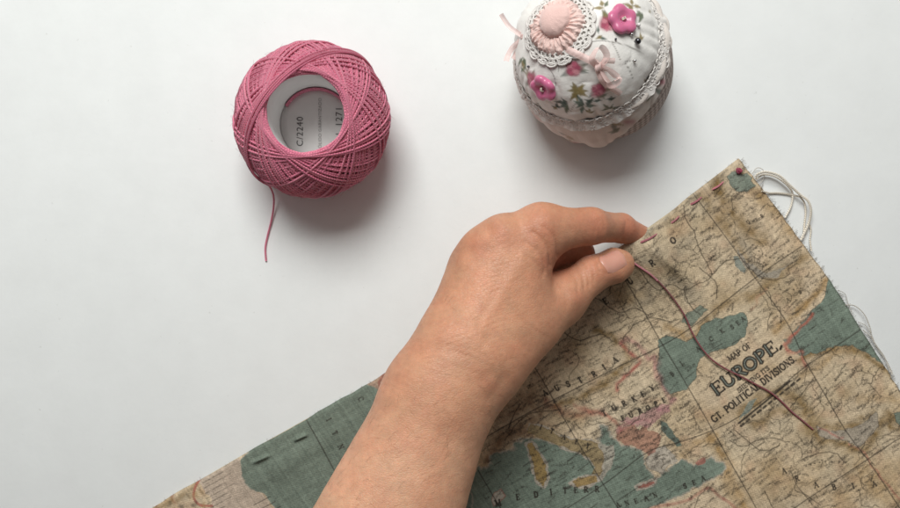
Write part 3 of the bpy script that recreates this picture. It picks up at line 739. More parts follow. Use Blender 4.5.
# last few wraps lying across the left of the hole
for i, (off, ph) in enumerate(((0, 0), (.035, .02), (.075, -.015), (.11, .03))):
    p, d = loop_pts(math.radians(317) + ph, math.radians(26.0 + 1.5 * i), .0019 + .0002 * i, 130)
    mb.tube(p + bc, .00042, 6, closed=True, nrm=d)
for _ in range(260):                                   # stray fibres
    th_, f_ = math.acos(random.uniform(-.2, .8)), random.uniform(0, 6.283)
    d = np.array([math.sin(th_) * math.cos(f_), math.sin(th_) * math.sin(f_), math.cos(th_)])
    p0 = bc + d * np.array([BR, BR, BH]) * 1.03; tv = unit(np.cross(d, rng.normal(size=3))); L = random.uniform(.002, .005)
    mb.tube(np.array([p0, p0 + tv * L * .4 + d * L * .2, p0 + tv * L * .8 + d * L * random.uniform(.1, .5)]), .00004, 3)
mb.build('thread_winding', pink_t, ball)
# dark core under the winding so that no gap shows through
mb = MB()
th = np.linspace(math.radians(33), math.radians(147), 50); ph = np.linspace(0, 2 * np.pi, 96, endpoint=False)
G = np.stack([np.sin(th)[:, None] * np.cos(ph) * (BR - .0017), np.sin(th)[:, None] * np.sin(ph) * (BR - .0017), np.cos(th)[:, None] * np.ones_like(ph) * (BH - .0017)], -1) + bc
mb.grid(G, closed_v=True); mb.build('inner_winding', cloth_mat('inner_pink', s2l((140, 48, 84))), ball)
# cardboard tube
mb = MB(); rt = .0178
prof = [(rt, .004), (rt, .0525), (rt + .0005, .0533), (rt + .0011, .0530), (rt + .0013, .052), (rt + .0013, .004)]
G = np.array([[(r * math.cos(a), r * math.sin(a), z) for a in ph] for r, z in prof]) + np.array([bc[0], bc[1], 0])
mb.grid(G[::-1], closed_v=True)
m = NT('white_card'); nz = m.noise(220, 3); m.base(m.mix(nz.outputs[0], (0.70, 0.69, 0.68), (0.80, 0.79, 0.78))); m.set(Roughness=.6)
m.normal(m.bump(nz.outputs[0], .15, .0004)); card = m.m
mb.build('cardboard_tube', card, ball)
# label
mb = MB(); rs = np.array([0, .004, .009, .014, .0173, .0177]); 
zz = np.array([.0150, .0150, .0150, .0150, .0150, .0144])
G = np.array([[(max(r, 1e-5) * math.cos(a), max(r, 1e-5) * math.sin(a), z) for a in ph] for r, z in zip(rs, zz)]) + np.array([bc[0], bc[1], 0])
mb.grid(G, closed_v=True)
m = NT('label_paper'); nz = m.noise(300, 3); m.base(m.mix(nz.outputs[0], (0.56, 0.53, 0.52), (0.62, 0.59, 0.58))); m.set(Roughness=.7)
label = mb.build('label_disc', m.m, ball)
m = NT('label_ink'); nz = m.noise(500, 2); m.base(m.mix(nz.outputs[0], (0.05, 0.048, 0.05), (0.11, 0.10, 0.10))); m.set(Roughness=.8); ink = m.m
m = NT('light_label_ink'); nz = m.noise(500, 2); m.base(m.mix(nz.outputs[0], (0.24, 0.22, 0.22), (0.3, 0.28, 0.28))); m.set(Roughness=.8); ink2 = m.m
def printed(txt, px, py, length_px, mat, sq=1.0):
    cu = bpy.data.curves.new('lettering', 'FONT'); cu.body = txt; cu.size = 1; cu.align_x = 'CENTER'; cu.align_y = 'CENTER'; cu.space_character = 1.12
    tmp = bpy.data.objects.new('lettering', cu); COL.objects.link(tmp)
    dg = bpy.context.evaluated_depsgraph_get(); me = bpy.data.meshes.new_from_object(tmp.evaluated_get(dg))
    bpy.data.objects.remove(tmp)
    co = np.empty(len(me.vertices) * 3, np.float32); me.vertices.foreach_get('co', co); co = co.reshape(-1, 3)
    co = co - (co.max(0) + co.min(0)) / 2
    L = length_px * PXM * (H - .0153) / H; co = co * (L / np.ptp(co[:, 0])); co[:, 1] *= sq
    c0 = P(px, py, .01525)
    out = np.stack([c0[0] - co[:, 1], c0[1] + co[:, 0], np.full(len(co), .01525)], 1)
    me.vertices.foreach_set('co', out.astype(np.float32).ravel()); me.update(); me.materials.append(mat)
    o = bpy.data.objects.new('printed_lettering', me); COL.objects.link(o); o.parent = label
    return o
lets = [printed('C/2240', 299.8, 131.5, 29, ink), printed('COLOR S\u00d3LIDO GARANTIZADO', 319.5, 133, 70, ink2, 1.0), printed('N. 1271', 338.8, 124, 31, ink)]
# pink thread glimpsed round the label
mb = MB()
for i in range(4):
    a = np.radians(np.linspace(35, 150, 40)); r = .0166 + .0002 * (i % 2)
    mb.tube(np.stack([bc[0] + r * np.cos(a), bc[1] + r * np.sin(a), np.full_like(a, .0154 + .0006 * i)], 1), .00055, 6)
mb.build('thread_inside_tube', pink_t, ball)
# loose end
le = catmull(np.array([(262, 150, .046), (256, 163, .040), (257, 172, .030), (263, 179, .020), (270, 187, .012), (273.5, 196, .006), (273.5, 208, .0025), (271, 222, .0012), (267.5, 236, .0008), (265.3, 248, .0007), (266, 261, .0007)], float), 8)
mb = MB(); mb.tube(PA(le[:, :2], le[:, 2]), .00047, 8); mb.build('loose_thread_end', pink_t, ball)

# ------------------------------------------------------------------ pincushion
C2 = P(586, 49, .042); AX = unit([-.40, .14, .90])
E1 = unit(np.cross([0, 1.0, 0], AX)); E2 = np.cross(AX, E1)
DR, DH = .0335, .0300
C0 = P(609, 83, .0)
pc = empty('pincushion', (C0[0], C0[1], 0))
tag(pc, 'round padded pincushion in white rose print fabric with lace, pink buttons and rosette', 'pincushion')
def local(v): d = np.asarray(v) - C2; return np.stack([d @ E1, d @ E2, d @ AX], -1)
def world(l): l = np.asarray(l); return C2 + l[..., 0:1] * E1 + l[..., 1:2] * E2 + l[..., 2:3] * AX
def hit(px, py):
    o = local(np.array([0, 0, H])); d = local(P(px, py, 0)) - o; s = np.array([DR, DR, DH]); o_, d_ = o / s, d / s
    A, B, C = d_ @ d_, 2 * o_ @ d_, o_ @ o_ - 1; disc = max(B * B - 4 * A * C, 0)
    return o + d * ((-B - math.sqrt(disc)) / (2 * A))
def azim(l):
    l = np.asarray(l); q = l / np.array([DR, DR, DH]); th_ = np.arccos(np.clip(q[..., 2] / np.linalg.norm(q, axis=-1), -1, 1)); f_ = np.arctan2(q[..., 1], q[..., 0])
    return np.stack([th_ * DR * 1000 * np.cos(f_), th_ * DR * 1000 * np.sin(f_)], -1)      # mm
def puff(x, y):       # x, y in mm on the cushion
    rr_ = np.hypot(x, y); ff_ = np.arctan2(y, x)
    rim = np.clip((rr_ - 26) / 20, 0, 1)
    w1 = np.abs(fnoise(x, y, 9, 33)) ; w2 = np.abs(fnoise(x + y * .4, y - x * .3, 6, 34))
    return .0011 * fnoise(x, y, 13, 31) - .0002 * np.exp(-(w1 / .2) ** 2) + .0006 * rim * np.abs(np.sin(ff_ * 11 + 2.5 * np.sin(ff_ * 5))) + .00018 * fnoise(x, y, 4.0, 32)
def surf(xy, h=0.0):  # mm on the cushion -> world point, h above
    xy = np.asarray(xy, float); r_ = np.hypot(xy[..., 0], xy[..., 1]); th_ = r_ / (DR * 1000); f_ = np.arctan2(xy[..., 1], xy[..., 0])
    n_ = np.stack([np.sin(th_) * np.cos(f_), np.sin(th_) * np.sin(f_), np.cos(th_)], -1)
    l = n_ * np.array([DR, DR, DH]) ; hh = np.asarray(h) + puff(xy[..., 0], xy[..., 1])
    return world(l + n_ * hh[..., None])
def nrm_at(xy):
    a = surf(np.array(xy)); return unit(a - C2)
def spot(px, py): return azim(hit(px, py))

fab = Canvas(-66, -66, 66, 66, 8, s2l((240, 236, 231)))
def leaf(x, y, ang, L, wd, c, al=.9):
    t = math.radians(ang); d = np.array([math.cos(t), math.sin(t)]); n_ = np.array([-d[1], d[0]]); p = np.array([x, y])
    fab.poly([p, p + d * L * .35 + n_ * wd, p + d * L, p + d * L * .4 - n_ * wd], c, al, .25, None, random.randint(0, 99))
    fab.stroke([p, p + d * L], .18, c * .5, .5, .2)
GRN = s2l((84, 98, 68)); GRN2 = s2l((56, 80, 68)); KHA = s2l((136, 118, 68)); RD = s2l((156, 58, 88)); RD2 = s2l((206, 138, 148)); LIN = s2l((120, 112, 104))
def rose(px, py, r):
    c = spot(px, py)
    for k in range(5): leaf(c[0], c[1], random.uniform(0, 360), r * 1.7, r * .4, random.choice([GRN, KHA, GRN2]), .6)
    for k in range(9):
        a = k * 2.4; q = c + r * .5 * np.array([math.cos(a), math.sin(a)]) * (k / 8)
        fab.glow([q, q + (.2, .2)], r * .48, (RD, RD2, RD, s2l((190, 96, 116)))[k % 4], .85, k + random.randint(0, 50))
    for k in range(6):
        a = k * 1.05 + random.uniform(0, .5); q = c + r * .42 * np.array([math.cos(a), math.sin(a)])
        fab.poly([q + r * .42 * np.array([math.cos(a + t), math.sin(a + t)]) * w_ for t, w_ in ((0, 1), (1, .8), (2, .7), (3.1, .6), (4.2, .7), (5.2, .9))], (RD, s2l((186, 88, 112)), RD2)[k % 3], .7, .25, s2l((120, 40, 66)), k, .12)
    for k in range(4):
        a = random.uniform(0, 6.28); fab.stroke([c + r * .2 * np.array([math.cos(a), math.sin(a)]), c + r * .8 * np.array([math.cos(a + .6), math.sin(a + .6)])], .35, RD2, .6, .3)
for px, py, r in ((573, 69, 4.3), (598, 90, 4.2), (531, 80, 4.0), (608, 24, 4.2), (640, 98, 3.4)): rose(px, py, r)
def leaves(px, py, n, L, cols, spread=360, a0=0):
    c = spot(px, py)
    for k in range(n): leaf(c[0] + random.uniform(-1, 1), c[1] + random.uniform(-1, 1), a0 + spread * k / n + random.uniform(-15, 15), L * random.uniform(.7, 1.2), L * .22, random.choice(cols), .9)
leaves(577, 92, 11, 6.4, [KHA, s2l((128, 112, 64)), KHA]); leaves(566, 104, 4, 6.6, [GRN2, GRN], 160, 120); leaves(584, 106, 6, 6.2, [GRN2, s2l((96, 118, 104))], 300, 0)
leaves(592, 102, 3, 4.5, [GRN2], 200, 10); leaves(523, 58, 4, 6, [KHA, GRN], 120, 200); leaves(527, 92, 4, 5, [GRN, KHA], 160, 200); leaves(518, 88, 4, 5, [GRN, KHA], 160, 200); leaves(538, 104, 3, 4, [GRN], 160, 200)
leaves(632, 8, 4, 5.5, [KHA, GRN], 300, 20); leaves(602, 8, 3, 5, [KHA, GRN], 180, 60); leaves(612, 100, 3, 4, [GRN2], 180, 40); leaves(640, 14, 2, 6, [GRN], 90, 220); leaves(600, 36, 3, 3.6, [GRN2, KHA], 300, 0)
leaves(556, 108, 4, 5, [GRN2, KHA], 300, 0); leaves(610, 108, 4, 5, [GRN, GRN2], 240, 0); leaves(648, 80, 3, 5, [GRN, KHA], 240, 0); leaves(640, 40, 3, 4, [KHA], 200, 40); leaves(524, 70, 3, 4, [GRN], 200, 60); leaves(590, 112, 3, 4, [KHA], 200, 0)
for pts in ([(582, 45), (597, 41), (612, 42), (630, 47), (648, 58)], [(632, 61), (625, 62), (630, 71), (633, 80)], [(548, 66), (554, 76), (556, 88)], [(612, 43), (616, 50), (620, 60)], [(575, 104), (570, 112)], [(560, 60), (558, 72)]):
    fab.stroke(catmull([spot(*p) for p in pts], 5), .4, LIN * .7, .75, .3)
for _ in range(40):
    a = random.uniform(0, 6.28); r_ = random.uniform(30, 50); c = np.array([r_ * math.cos(a), r_ * math.sin(a)])
    if random.random() < .4: leaf(c[0], c[1], random.uniform(0, 360), 4, 1, random.choice([KHA, GRN]), .7)
th = np.linspace(0, math.radians(102), 150); ph2 = np.linspace(0, 2 * np.pi, 260, endpoint=False)
xy = np.stack([th[:, None] * DR * 1000 * np.cos(ph2), th[:, None] * DR * 1000 * np.sin(ph2)], -1)
mb = MB(); mb.grid(surf(xy), closed_v=True, col=fab.sample(xy[..., 0], xy[..., 1]))
mb.build('cushion', cloth_mat('rose_print_cotton', (.8, .8, .8), attr='col', bumpd=.00015), pc)

# cup: lofted soft body
tt = np.array([0, .2, .4, .6, .8, .93, 1.0, 1.0]); rr = np.array([.0335, .0352, .0357, .0345, .0312, .0270, .0225, .0001])
def cup_pt(t, f_, off=0.0):
    t = np.asarray(t, float); f_ = np.asarray(f_, float)
    r_ = np.interp(t, tt[:7], rr[:7]) + off
    cc = C2 + (C0 + np.array([0, 0, .0006]) - C2) * t[..., None]
    ax_ = AX * (1 - t[..., None]) + np.array([0, 0, 1.0]) * t[..., None]; ax_ /= np.linalg.norm(ax_, axis=-1, keepdims=True)
    e1 = np.cross(np.array([0, 1.0, 0]), ax_); e1 /= np.linalg.norm(e1, axis=-1, keepdims=True); e2 = np.cross(ax_, e1)
    return cc + r_[..., None] * (np.cos(f_)[..., None] * e1 + np.sin(f_)[..., None] * e2)
T_ = np.concatenate([np.linspace(-.02, 1, 60)]); F_ = np.linspace(0, 2 * np.pi, 200, endpoint=False)
TT, FF = np.meshgrid(T_, F_, indexing='ij')
G = cup_pt(TT, FF); G = np.concatenate([G, np.broadcast_to(C0 + np.array([0, 0, .0006]), G[:1].shape)], 0)
uvw = np.stack([FF * .035, TT * .045, 0 * TT], -1); uvw = np.concatenate([uvw, uvw[-1:]], 0)
mb = MB(); mb.grid(G[::-1], closed_v=True, cuv=uvw[::-1])
m = NT('houndstooth_cotton'); a = m.attr('cuv')
mp = m.n('ShaderNodeMapping'); m.link(a.outputs['Vector'], mp.inputs[0]); mp.inputs['Rotation'].default_value = (0, 0, .6)
ck = m.n('ShaderNodeTexChecker'); m.link(mp.outputs[0], ck.inputs['Vector']); ck.inputs['Scale'].default_value = 480
ck.inputs['Color1'].default_value = (*s2l((186, 172, 164)), 1); ck.inputs['Color2'].default_value = (*s2l((112, 96, 92)), 1)
nz = m.noise(500, 3)
m.base(m.mix(m.math('MULTIPLY', nz.outputs[0], .7), ck.outputs[0], s2l((172, 156, 148)))); m.set(Roughness=.9); m.normal(m.bump(nz.outputs[0], .6, .0005))
mb.build('cup', m.m, pc)
def cup_ang(px, py):      # angle on the cup facing a pixel
    c = C2 * .6 + C0 * .4; cx, cy = to_px(c); return math.atan2(-(py - cy), px - cx)
# floral wrap gathered below the lace
def wrap_len(f_):
    aa = np.degrees(f_) % 360
    return np.interp(aa, [0, 20, 60, 120, 180, 215, 245, 260, 272, 285, 300, 340, 360], [.12, .15, .3, .5, .8, .93, .95, .90, .66, .36, .24, .14, .12])
S_ = np.linspace(0, 1, 40); F2 = np.linspace(0, 2 * np.pi, 300, endpoint=False)
SS, FF = np.meshgrid(S_, F2, indexing='ij'); TT = .07 + np.maximum(wrap_len(FF) - .07, .03) * SS
fold = .0010 * (np.abs(np.sin(FF * 8 + 1.5 * np.sin(FF * 3) + SS * .8)) ** .6 - .7) + .0005 * fnoise(FF * 12, SS * 3, 1.0, 51) 
off = .0012 + .0012 * SS + fold * (.3 + SS)
wc = Canvas(0, 0, 220, 40, 6, s2l((222, 212, 204)))
fab_keep, fab = fab, wc
for _ in range(34):
    x, y = random.uniform(5, 215), random.uniform(2, 38)
    for k in range(random.randint(2, 4)): leaf(x, y, random.uniform(0, 360), random.uniform(4, 7), 1.2, random.choice([KHA, GRN, GRN2]), .75)
    if random.random() < .5: fab.glow([(x + 3, y), (x + 4, y + 1)], 1.8, random.choice([RD, RD2]), .8, random.randint(0, 90))
fab = fab_keep
cw = wc.sample(np.degrees(FF) / 360 * 219, TT * 38 + 1)
pk = np.clip(np.cos(FF - math.radians(238)), 0, 1)[..., None] ** 1.5
cw = cw * (1 - .35 * pk) + s2l((206, 180, 168)) * .35 * pk
mb = MB(); mb.grid(cup_pt(TT, FF, off)[::-1], closed_v=True, col=cw[::-1])
o = mb.build('fabric_wrap', cloth_mat('blush_floral_wrap', (.8, .8, .8), attr='col', bumpd=.0002), pc)
md = o.modifiers.new('thickness', 'SOLIDIFY'); md.thickness = .0006; md.offset = -1
# folded strip edge standing up on the right
mb = MB(); f_ = np.radians(np.linspace(-62, 95, 70)); w_ = np.linspace(0, 1, 9)
WW, FF = np.meshgrid(w_, f_, indexing='ij')
env = np.sin(np.clip((FF - f_[0]) / (f_[-1] - f_[0]), 0, 1) * np.pi) ** .5
TT = .03 + .08 * WW * env; off = .0016 + .0016 * np.sin(WW * np.pi) * env + .0006 * np.sin(FF * 14)
mb.grid(cup_pt(TT, FF, off)[::-1], col=wc.sample((np.degrees(FF) + 62) / 360 * 219, 4 + TT * 60)[::-1] * 1.03)
o = mb.build('folded_strip', cloth_mat('white_floral_strip', (.8, .8, .8), attr='col', bumpd=.0002), pc)
# lace trim on the rim
white_lace = cloth_mat('white_lace', s2l((232, 226, 221)), 1800, .8, .08, .0003)
mb = MB(); F3 = np.linspace(0, 2 * np.pi, 720, endpoint=False); w_ = np.linspace(0, 1, 7)
WW, FF = np.meshgrid(w_, F3, indexing='ij')
base_h = .0016 + .0015 * (np.sin(FF * 5) * .4 + fnoise(FF * 4, FF * 0, 1.0, 61) * .6)
sc_ = .0007 * np.abs(np.sin(FF * 42)) * WW
out = .0003 + (1 - WW) * (.0033 + .00025 * np.sin(FF * 38 + 2 * np.sin(FF * 5)) + .0006 * fnoise(FF * 9, WW * 2, 1.0, 62))
hh = -.0046 + WW * .0050 + .25 * base_h * WW + .00035 * np.sin(FF * 58 + 2 * np.sin(FF * 7)) * (1 - WW)
rad_ = np.sqrt(np.maximum(1 - (np.clip(hh, 0, DH) / DH) ** 2, 0)) * DR + out
G = world(np.stack([rad_ * np.cos(FF), rad_ * np.sin(FF), hh], -1))
mb.grid(G, closed_v=True)
def band(h_, f_, o_):
    h_ = np.asarray(h_, float); rq = np.sqrt(np.maximum(1 - (np.clip(h_, 0, DH) / DH) ** 2, 0)) * DR + o_ - np.minimum(h_, 0) * .55
    return world(np.stack([rq * np.cos(f_), rq * np.sin(f_), h_], -1))
a = np.linspace(0, 2 * np.pi, 12, endpoint=False)
for row, (h0, n_, ra) in enumerate(((.0008, 138, .0009), (-.0006, 134, .0009), (-.0020, 130, .0009), (-.0035, 120, .0011))):
    for k in range(n_):
        f0 = (k + .5 * row) / n_ * 2 * np.pi + random.gauss(0, .008); q = ra * random.uniform(.85, 1.15); hj = h0 + random.gauss(0, .00025) + .0005 * math.sin(f0 * 5)
        mb.tube(band(hj + q * np.sin(a), f0 + q / DR * np.cos(a), .0006 + .0003 * math.sin(k * 2.1) + random.gauss(0, .0001)), .00034, 5, closed=True)
o = mb.build('lace_trim', white_lace, pc)

# rosette, its covered button and the lace collar
rc = spot(556, 26)
rn = nrm_at(rc); rp = surf(rc)
r1 = unit(np.cross([0, 1.0, 0], rn)); r2 = np.cross(rn, r1)
def ros(r_, f_, h_):
    x_, y_ = r_ * np.cos(f_), r_ * np.sin(f_)
    drop = (r_ ** 2) / (2 * .034)
    return rp + x_[..., None] * r1 + y_[..., None] * r2 + (h_ - drop)[..., None] * rn
mb = MB(); q = np.linspace(0, 1, 30); f_ = np.linspace(0, 2 * np.pi, 300, endpoint=False); QQ, FF = np.meshgrid(q, f_, indexing='ij')
nf = 27; ph_ = FF * nf + 1.2 * np.sin(FF * 3) + .8 * np.sin(FF * 7)
R_ = .0035 + .0090 * np.sin(QQ * np.pi / 2) * (1 + .05 * fnoise(FF * 6, FF * 0, 1, 74) + .04 * np.sin(ph_) * QQ + .05 * np.sin(FF * 4 + 1))
hh = .0022 + .0014 * np.sin(QQ * np.pi) + .0006 * np.sin(ph_) * (.35 + .65 * QQ) * (1 + .7 * fnoise(FF * 3, QQ * 2, 1, 73)) + .0006 * fnoise(FF * 14, QQ * 5, 1, 71) + .0004 * fnoise(FF * 30, QQ * 10, 1, 72) - .0017 * QQ ** 6 + .0012 * np.sin(FF * 2 + .5) * QQ ** 2
G = ros(R_, FF, hh)
# edge turned under
R2 = R_[-1:] - .0006; G = np.concatenate([G, ros(R2, FF[:1], hh[-1:] - .0016)], 0)
mb.grid(G, closed_v=True)
pinkfab = cloth_mat('pale_pink_cotton', s2l((242, 206, 198)), 1600, .85, .08, .0003)
mb.build('rosette', pinkfab, pc)
bcn = spot(557.5, 22.5); bn = unit(nrm_at(bcn) * .6 + rn * .4)
bp = surf(bcn) + bn * .0026; b1 = unit(np.cross([0, 1.0, 0], bn)); b2 = np.cross(bn, b1)
mb = MB(); t_ = np.linspace(0.001, math.radians(118), 40); f_ = np.linspace(0, 2 * np.pi, 90, endpoint=False); A_, FF = np.meshgrid(t_, f_, indexing='ij')
R_ = .0074 * np.sin(A_) * (1 + .03 * np.sin(FF * 3) + .03 * fnoise(FF * 5, A_ * 3, 1, 75)); 
G = bp + (R_ * np.cos(FF))[..., None] * b1 + (R_ * np.sin(FF))[..., None] * b2 + (.0050 * np.cos(A_))[..., None] * bn
mb.grid(G, closed_v=True); mb.build('covered_button', cloth_mat('soft_pink_felt', s2l((240, 200, 192)), 2200, .95, .05, .00035, sheen=.5), pc)
mb = MB()
def onc(r_, f_, h_): return ros(np.asarray(r_), np.asarray(f_), np.asarray(h_) + 0.0)
def surf_ring(r_mm, f_):       # ring on the cushion round the rosette
    xy_ = np.stack([rc[0] + r_mm * np.cos(f_), rc[1] + r_mm * np.sin(f_)], -1); return surf(xy_, .0007)
for k in range(34):
    f0 = k / 34 * 2 * np.pi; a = np.linspace(0, 2 * np.pi, 14, endpoint=False)
    for (r0, ra, rb) in ((13.2, 1.2, 1.2), (15.3, 1.1, 1.3)):
        ff = f0 + (0 if r0 < 15 else math.pi / 34) + random.gauss(0, .02); r0 += random.gauss(0, .3); ra *= random.uniform(.8, 1.2)
        mb.tube(surf_ring(r0 + ra * np.cos(a), ff + rb / r0 * np.sin(a)), .00042, 5, closed=True)
for k in range(17):
    f0 = (k + .5) / 17 * 2 * np.pi + random.gauss(0, .03); a = np.linspace(-.3, math.pi + .3, 14); sh = random.uniform(.75, 1.2)
    mb.tube(surf_ring(16.0 + 1.7 * sh * np.sin(a), f0 + 3.0 / 18 * np.cos(a)), .00055, 5)
    mb.tube(surf_ring(15.9 + .9 * np.sin(a), f0 + 1.6 / 18 * np.cos(a)), .0004, 5)
for r0 in (12.2, 14.3, 16.2):
    a = np.linspace(0, 2 * np.pi, 160, endpoint=False); mb.tube(surf_ring(r0 + .3 * np.sin(a * 34), a), .0005, 5, closed=True)
mb.build('lace_collar', white_lace, pc)

# flower buttons
m = NT('pink_plastic'); nz = m.noise(200, 2); m.base(m.mix(nz.outputs[0], s2l((200, 104, 142)), s2l((208, 116, 150)))); m.set(Roughness=.28); plast = m.m
m.b.inputs['Subsurface Weight'].default_value = .15; m.b.inputs['Subsurface Scale'].default_value = .001
sheer = NT('sheer_ribbon'); nz = sheer.noise(900, 2); sheer.base(sheer.mix(nz.outputs[0], s2l((226, 186, 180)), s2l((240, 212, 206)))); sheer.set(Roughness=.45)
sheer.b.inputs['Alpha'].default_value = .72; sheer.b.inputs['Sheen Weight'].default_value = .3; sheer.normal(sheer.bump(nz.outputs[0], .4, .0002)); sheer = sheer.m
def flower_button(px, py, R, spin, squash=1.0):
    c = spot(px, py); n_ = nrm_at(c); p = surf(c) + n_ * .0009
    e1 = unit(np.cross([0, 1.0, 0], n_)); e2 = np.cross(n_, e1)
    q = np.linspace(0, 1, 34); f_ = np.linspace(0, 2 * np.pi, 120, endpoint=False); QQ, FF = np.meshgrid(q, f_, indexing='ij')
    pet = 1 + .075 * np.cos(5 * (FF - spin)) - .015 * np.cos(10 * (FF - spin))
    r_ = R * QQ * (1 + (pet - 1) * QQ ** 1.5)
    h_ = .0016 * np.sqrt(np.maximum(1 - ((QQ - .66) / .345) ** 2, 0)) * (QQ > .32) + .0002
    h_ = np.where(QQ <= .5, np.interp(QQ, [0, .22, .36, .5], [.0006, .0006, .0011, .00158]), h_) + .0003 * np.cos(5 * (FF - spin)) * QQ ** 2
    for hx in (-.09, .09):
        hx_, hy_ = hx * R * 1.3 * math.cos(spin), hx * R * 1.3 * math.sin(spin)
        h_ = h_ - .001 * np.exp(-(((r_ * np.cos(FF) - hx_) ** 2 + (r_ * np.sin(FF) - hy_) ** 2) / (R * .075) ** 2))
    G = p + (r_ * np.cos(FF))[..., None] * e1 + (r_ * np.sin(FF))[..., None] * e2 + h_[..., None] * n_
    G = np.concatenate([G, G[-1:] - .0012 * n_], 0)
    mb = MB(); mb.grid(G, closed_v=True); o = mb.build('flower_button', plast, pc)
    a = np.linspace(0, np.pi, 9); mb = MB()
    for s_ in (-.0003, .0003):
        mb.tube(p + (R * .14 * np.cos(a) * math.cos(spin) - s_ * math.sin(spin))[:, None] * e1 + (R * .14 * np.cos(a) * math.sin(spin) + s_ * math.cos(spin))[:, None] * e2 + (.0008 + .0010 * np.sin(a))[:, None] * n_, .00028, 6)
    mb.build('button_thread', cream_thread, o)
flower_button(621.5, 20.5, .0066, .5); flower_button(545.5, 86.5, .0062, 1.4)

# ribbons
def ribbon(mb, pts, wd, wdir, thick=0):
    c = catmull(pts, 10); n_ = len(c); t = np.gradient(c, axis=0); t /= np.linalg.norm(t, axis=1)[:, None]
    wd_ = np.broadcast_to(np.asarray(wdir, float), c.shape); b = wd_ - t * (wd_ * t).sum(1)[:, None]; b /= np.linalg.norm(b, axis=1)[:, None]
    s_ = np.linspace(-.5, .5, 5); cross = np.cross(t, b)
    G = c[:, None] + s_[None, :, None] * wd * b[:, None] + (.10 * wd * np.cos(s_ * 2 * np.pi))[None, :, None] * cross[:, None]
    mb.grid(G)
mb = MB(); kz = P(524, 37, .050)
ribbon(mb, [kz, P(518, 33, .049), P(510, 27, .047), P(504, 19, .047), P(501, 14, .048)], .0021, (.7, .7, .3))
ribbon(mb, [kz, P(518, 43, .047), P(512, 48, .044), P(508, 55, .043), P(506, 61, .044)], .0026, (.8, -.5, .4))
ribbon(mb, [kz, P(521, 44, .046), P(517, 52, .043), P(513, 59, .042)], .0024, (.9, -.3, .4))
ribbon(mb, [kz, P(530, 32, .053), P(536, 26, .056)], .0022, (.3, .5, .6))
a = np.linspace(0, 2 * np.pi, 12, endpoint=False)
for s_ in (-.0006, .0, .0006): mb.tube(kz + np.array([0, s_, 0]) + .0011 * np.stack([np.cos(a), 0 * a, np.sin(a)], 1), .0006, 6, closed=True)
mb.build('ribbon_tails', sheer, pc)
mb = MB()
def sp_(px, py, h): return surf(spot(px, py), h)
ribbon(mb, [sp_(566, 48, .001), sp_(576, 53, .0022), sp_(586, 58, .002), sp_(597, 63, .0022)], .0030, (.5, 1, .2))
ribbon(mb, [sp_(598, 66, .002), sp_(592, 58, .005), sp_(598, 48, .0055), sp_(604, 55, .004), sp_(599, 66, .002)], .0034, (.6, .3, .8))
ribbon(mb, [sp_(598, 66, .002), sp_(606, 68, .005), sp_(613, 75, .0055), sp_(606, 80, .004), sp_(599, 67, .002)], .0034, (-.6, .8, .6))
ribbon(mb, [sp_(598, 66, .002), sp_(603, 60, .004), sp_(612, 60, .0035)], .0026, (.3, .9, .5))
ribbon(mb, [sp_(597, 66, .002), sp_(603, 76, .0025), sp_(611, 86, .0012), sp_(619, 92, .001)], .0026, (.9, .5, .2))
ribbon(mb, [sp_(597, 66, .002), sp_(600, 76, .003), sp_(606, 84, .002)], .0026, (.9, .3, .3))
a = np.linspace(0, 2 * np.pi, 12, endpoint=False)
for s_ in (-.0007, 0, .0007): mb.tube(sp_(598, 66, .0028) + np.array([s_, s_ * .6, 0]) + .0013 * np.stack([-np.sin(a) * .5, np.cos(a), np.sin(a)], 1), .0007, 6, closed=True)
mb.build('ribbon_bow', sheer, pc)

# pins pushed into the cushion, each a thing of its own
def pin(px, py, r, mat, label, lean):
    c = spot(px, py); n_ = nrm_at(c); d = unit(n_ + np.array(lean)); p = surf(c)
    top = p + d * (r * 1.6)
    root = empty('sewing_pin', p); tag(root, label, 'pin', 'pins in the pincushion')
    t_ = np.linspace(.01, np.pi - .01, 16); f_ = np.linspace(0, 2 * np.pi, 20, endpoint=False); A_, FF = np.meshgrid(t_, f_, indexing='ij')
    mb = MB(); mb.grid(top + r * np.stack([np.sin(A_) * np.cos(FF), np.sin(A_) * np.sin(FF), np.cos(A_)], -1), closed_v=True); mb.build('head', mat, root)
    mb = MB(); mb.tube(np.linspace(top, p - d * .012, 6), .0003, 8); mb.build('shaft', steel, root)
def metal(name, c, r):
    m = NT(name); nz = m.noise(300, 2); m.base(m.mix(nz.outputs[0], np.asarray(c) * .9, c)); m.set(Metallic=1.0, Roughness=r); return m.m
steel = metal('pin_steel', (.62, .61, .60), .25); darkm = metal('gunmetal', (.10, .10, .11), .22)
m = NT('white_pearl'); nz = m.noise(300, 2); m.base(m.mix(nz.outputs[0], (.72, .7, .68), (.8, .78, .76))); m.set(Roughness=.2); pearl = m.m
pin(634.5, 41, .0014, darkm, 'large dark metal ball-headed pin below the upper pink flower button', (.15, -.1, 0))
pin(636.5, 25.5, .0008, pearl, 'white-headed pin touching the right edge of the upper flower button', (.2, 0, 0))
pin(630.5, 34, .0008, steel, 'silver-headed pin just above the large dark ball-headed pin', (.0, -.2, 0))
pin(633, 60.5, .0007, steel, 'silver-headed pin low on the white panel above a thin printed line', (.1, .1, 0))
pin(615, 39.5, .0005, darkm, 'tiny dark pin head left of the large dark ball-headed pin', (-.1, .1, 0))
pin(528.5, 66.5, .0005, darkm, 'tiny dark pin head near the left side above the lower flower button', (-.1, .1, 0))

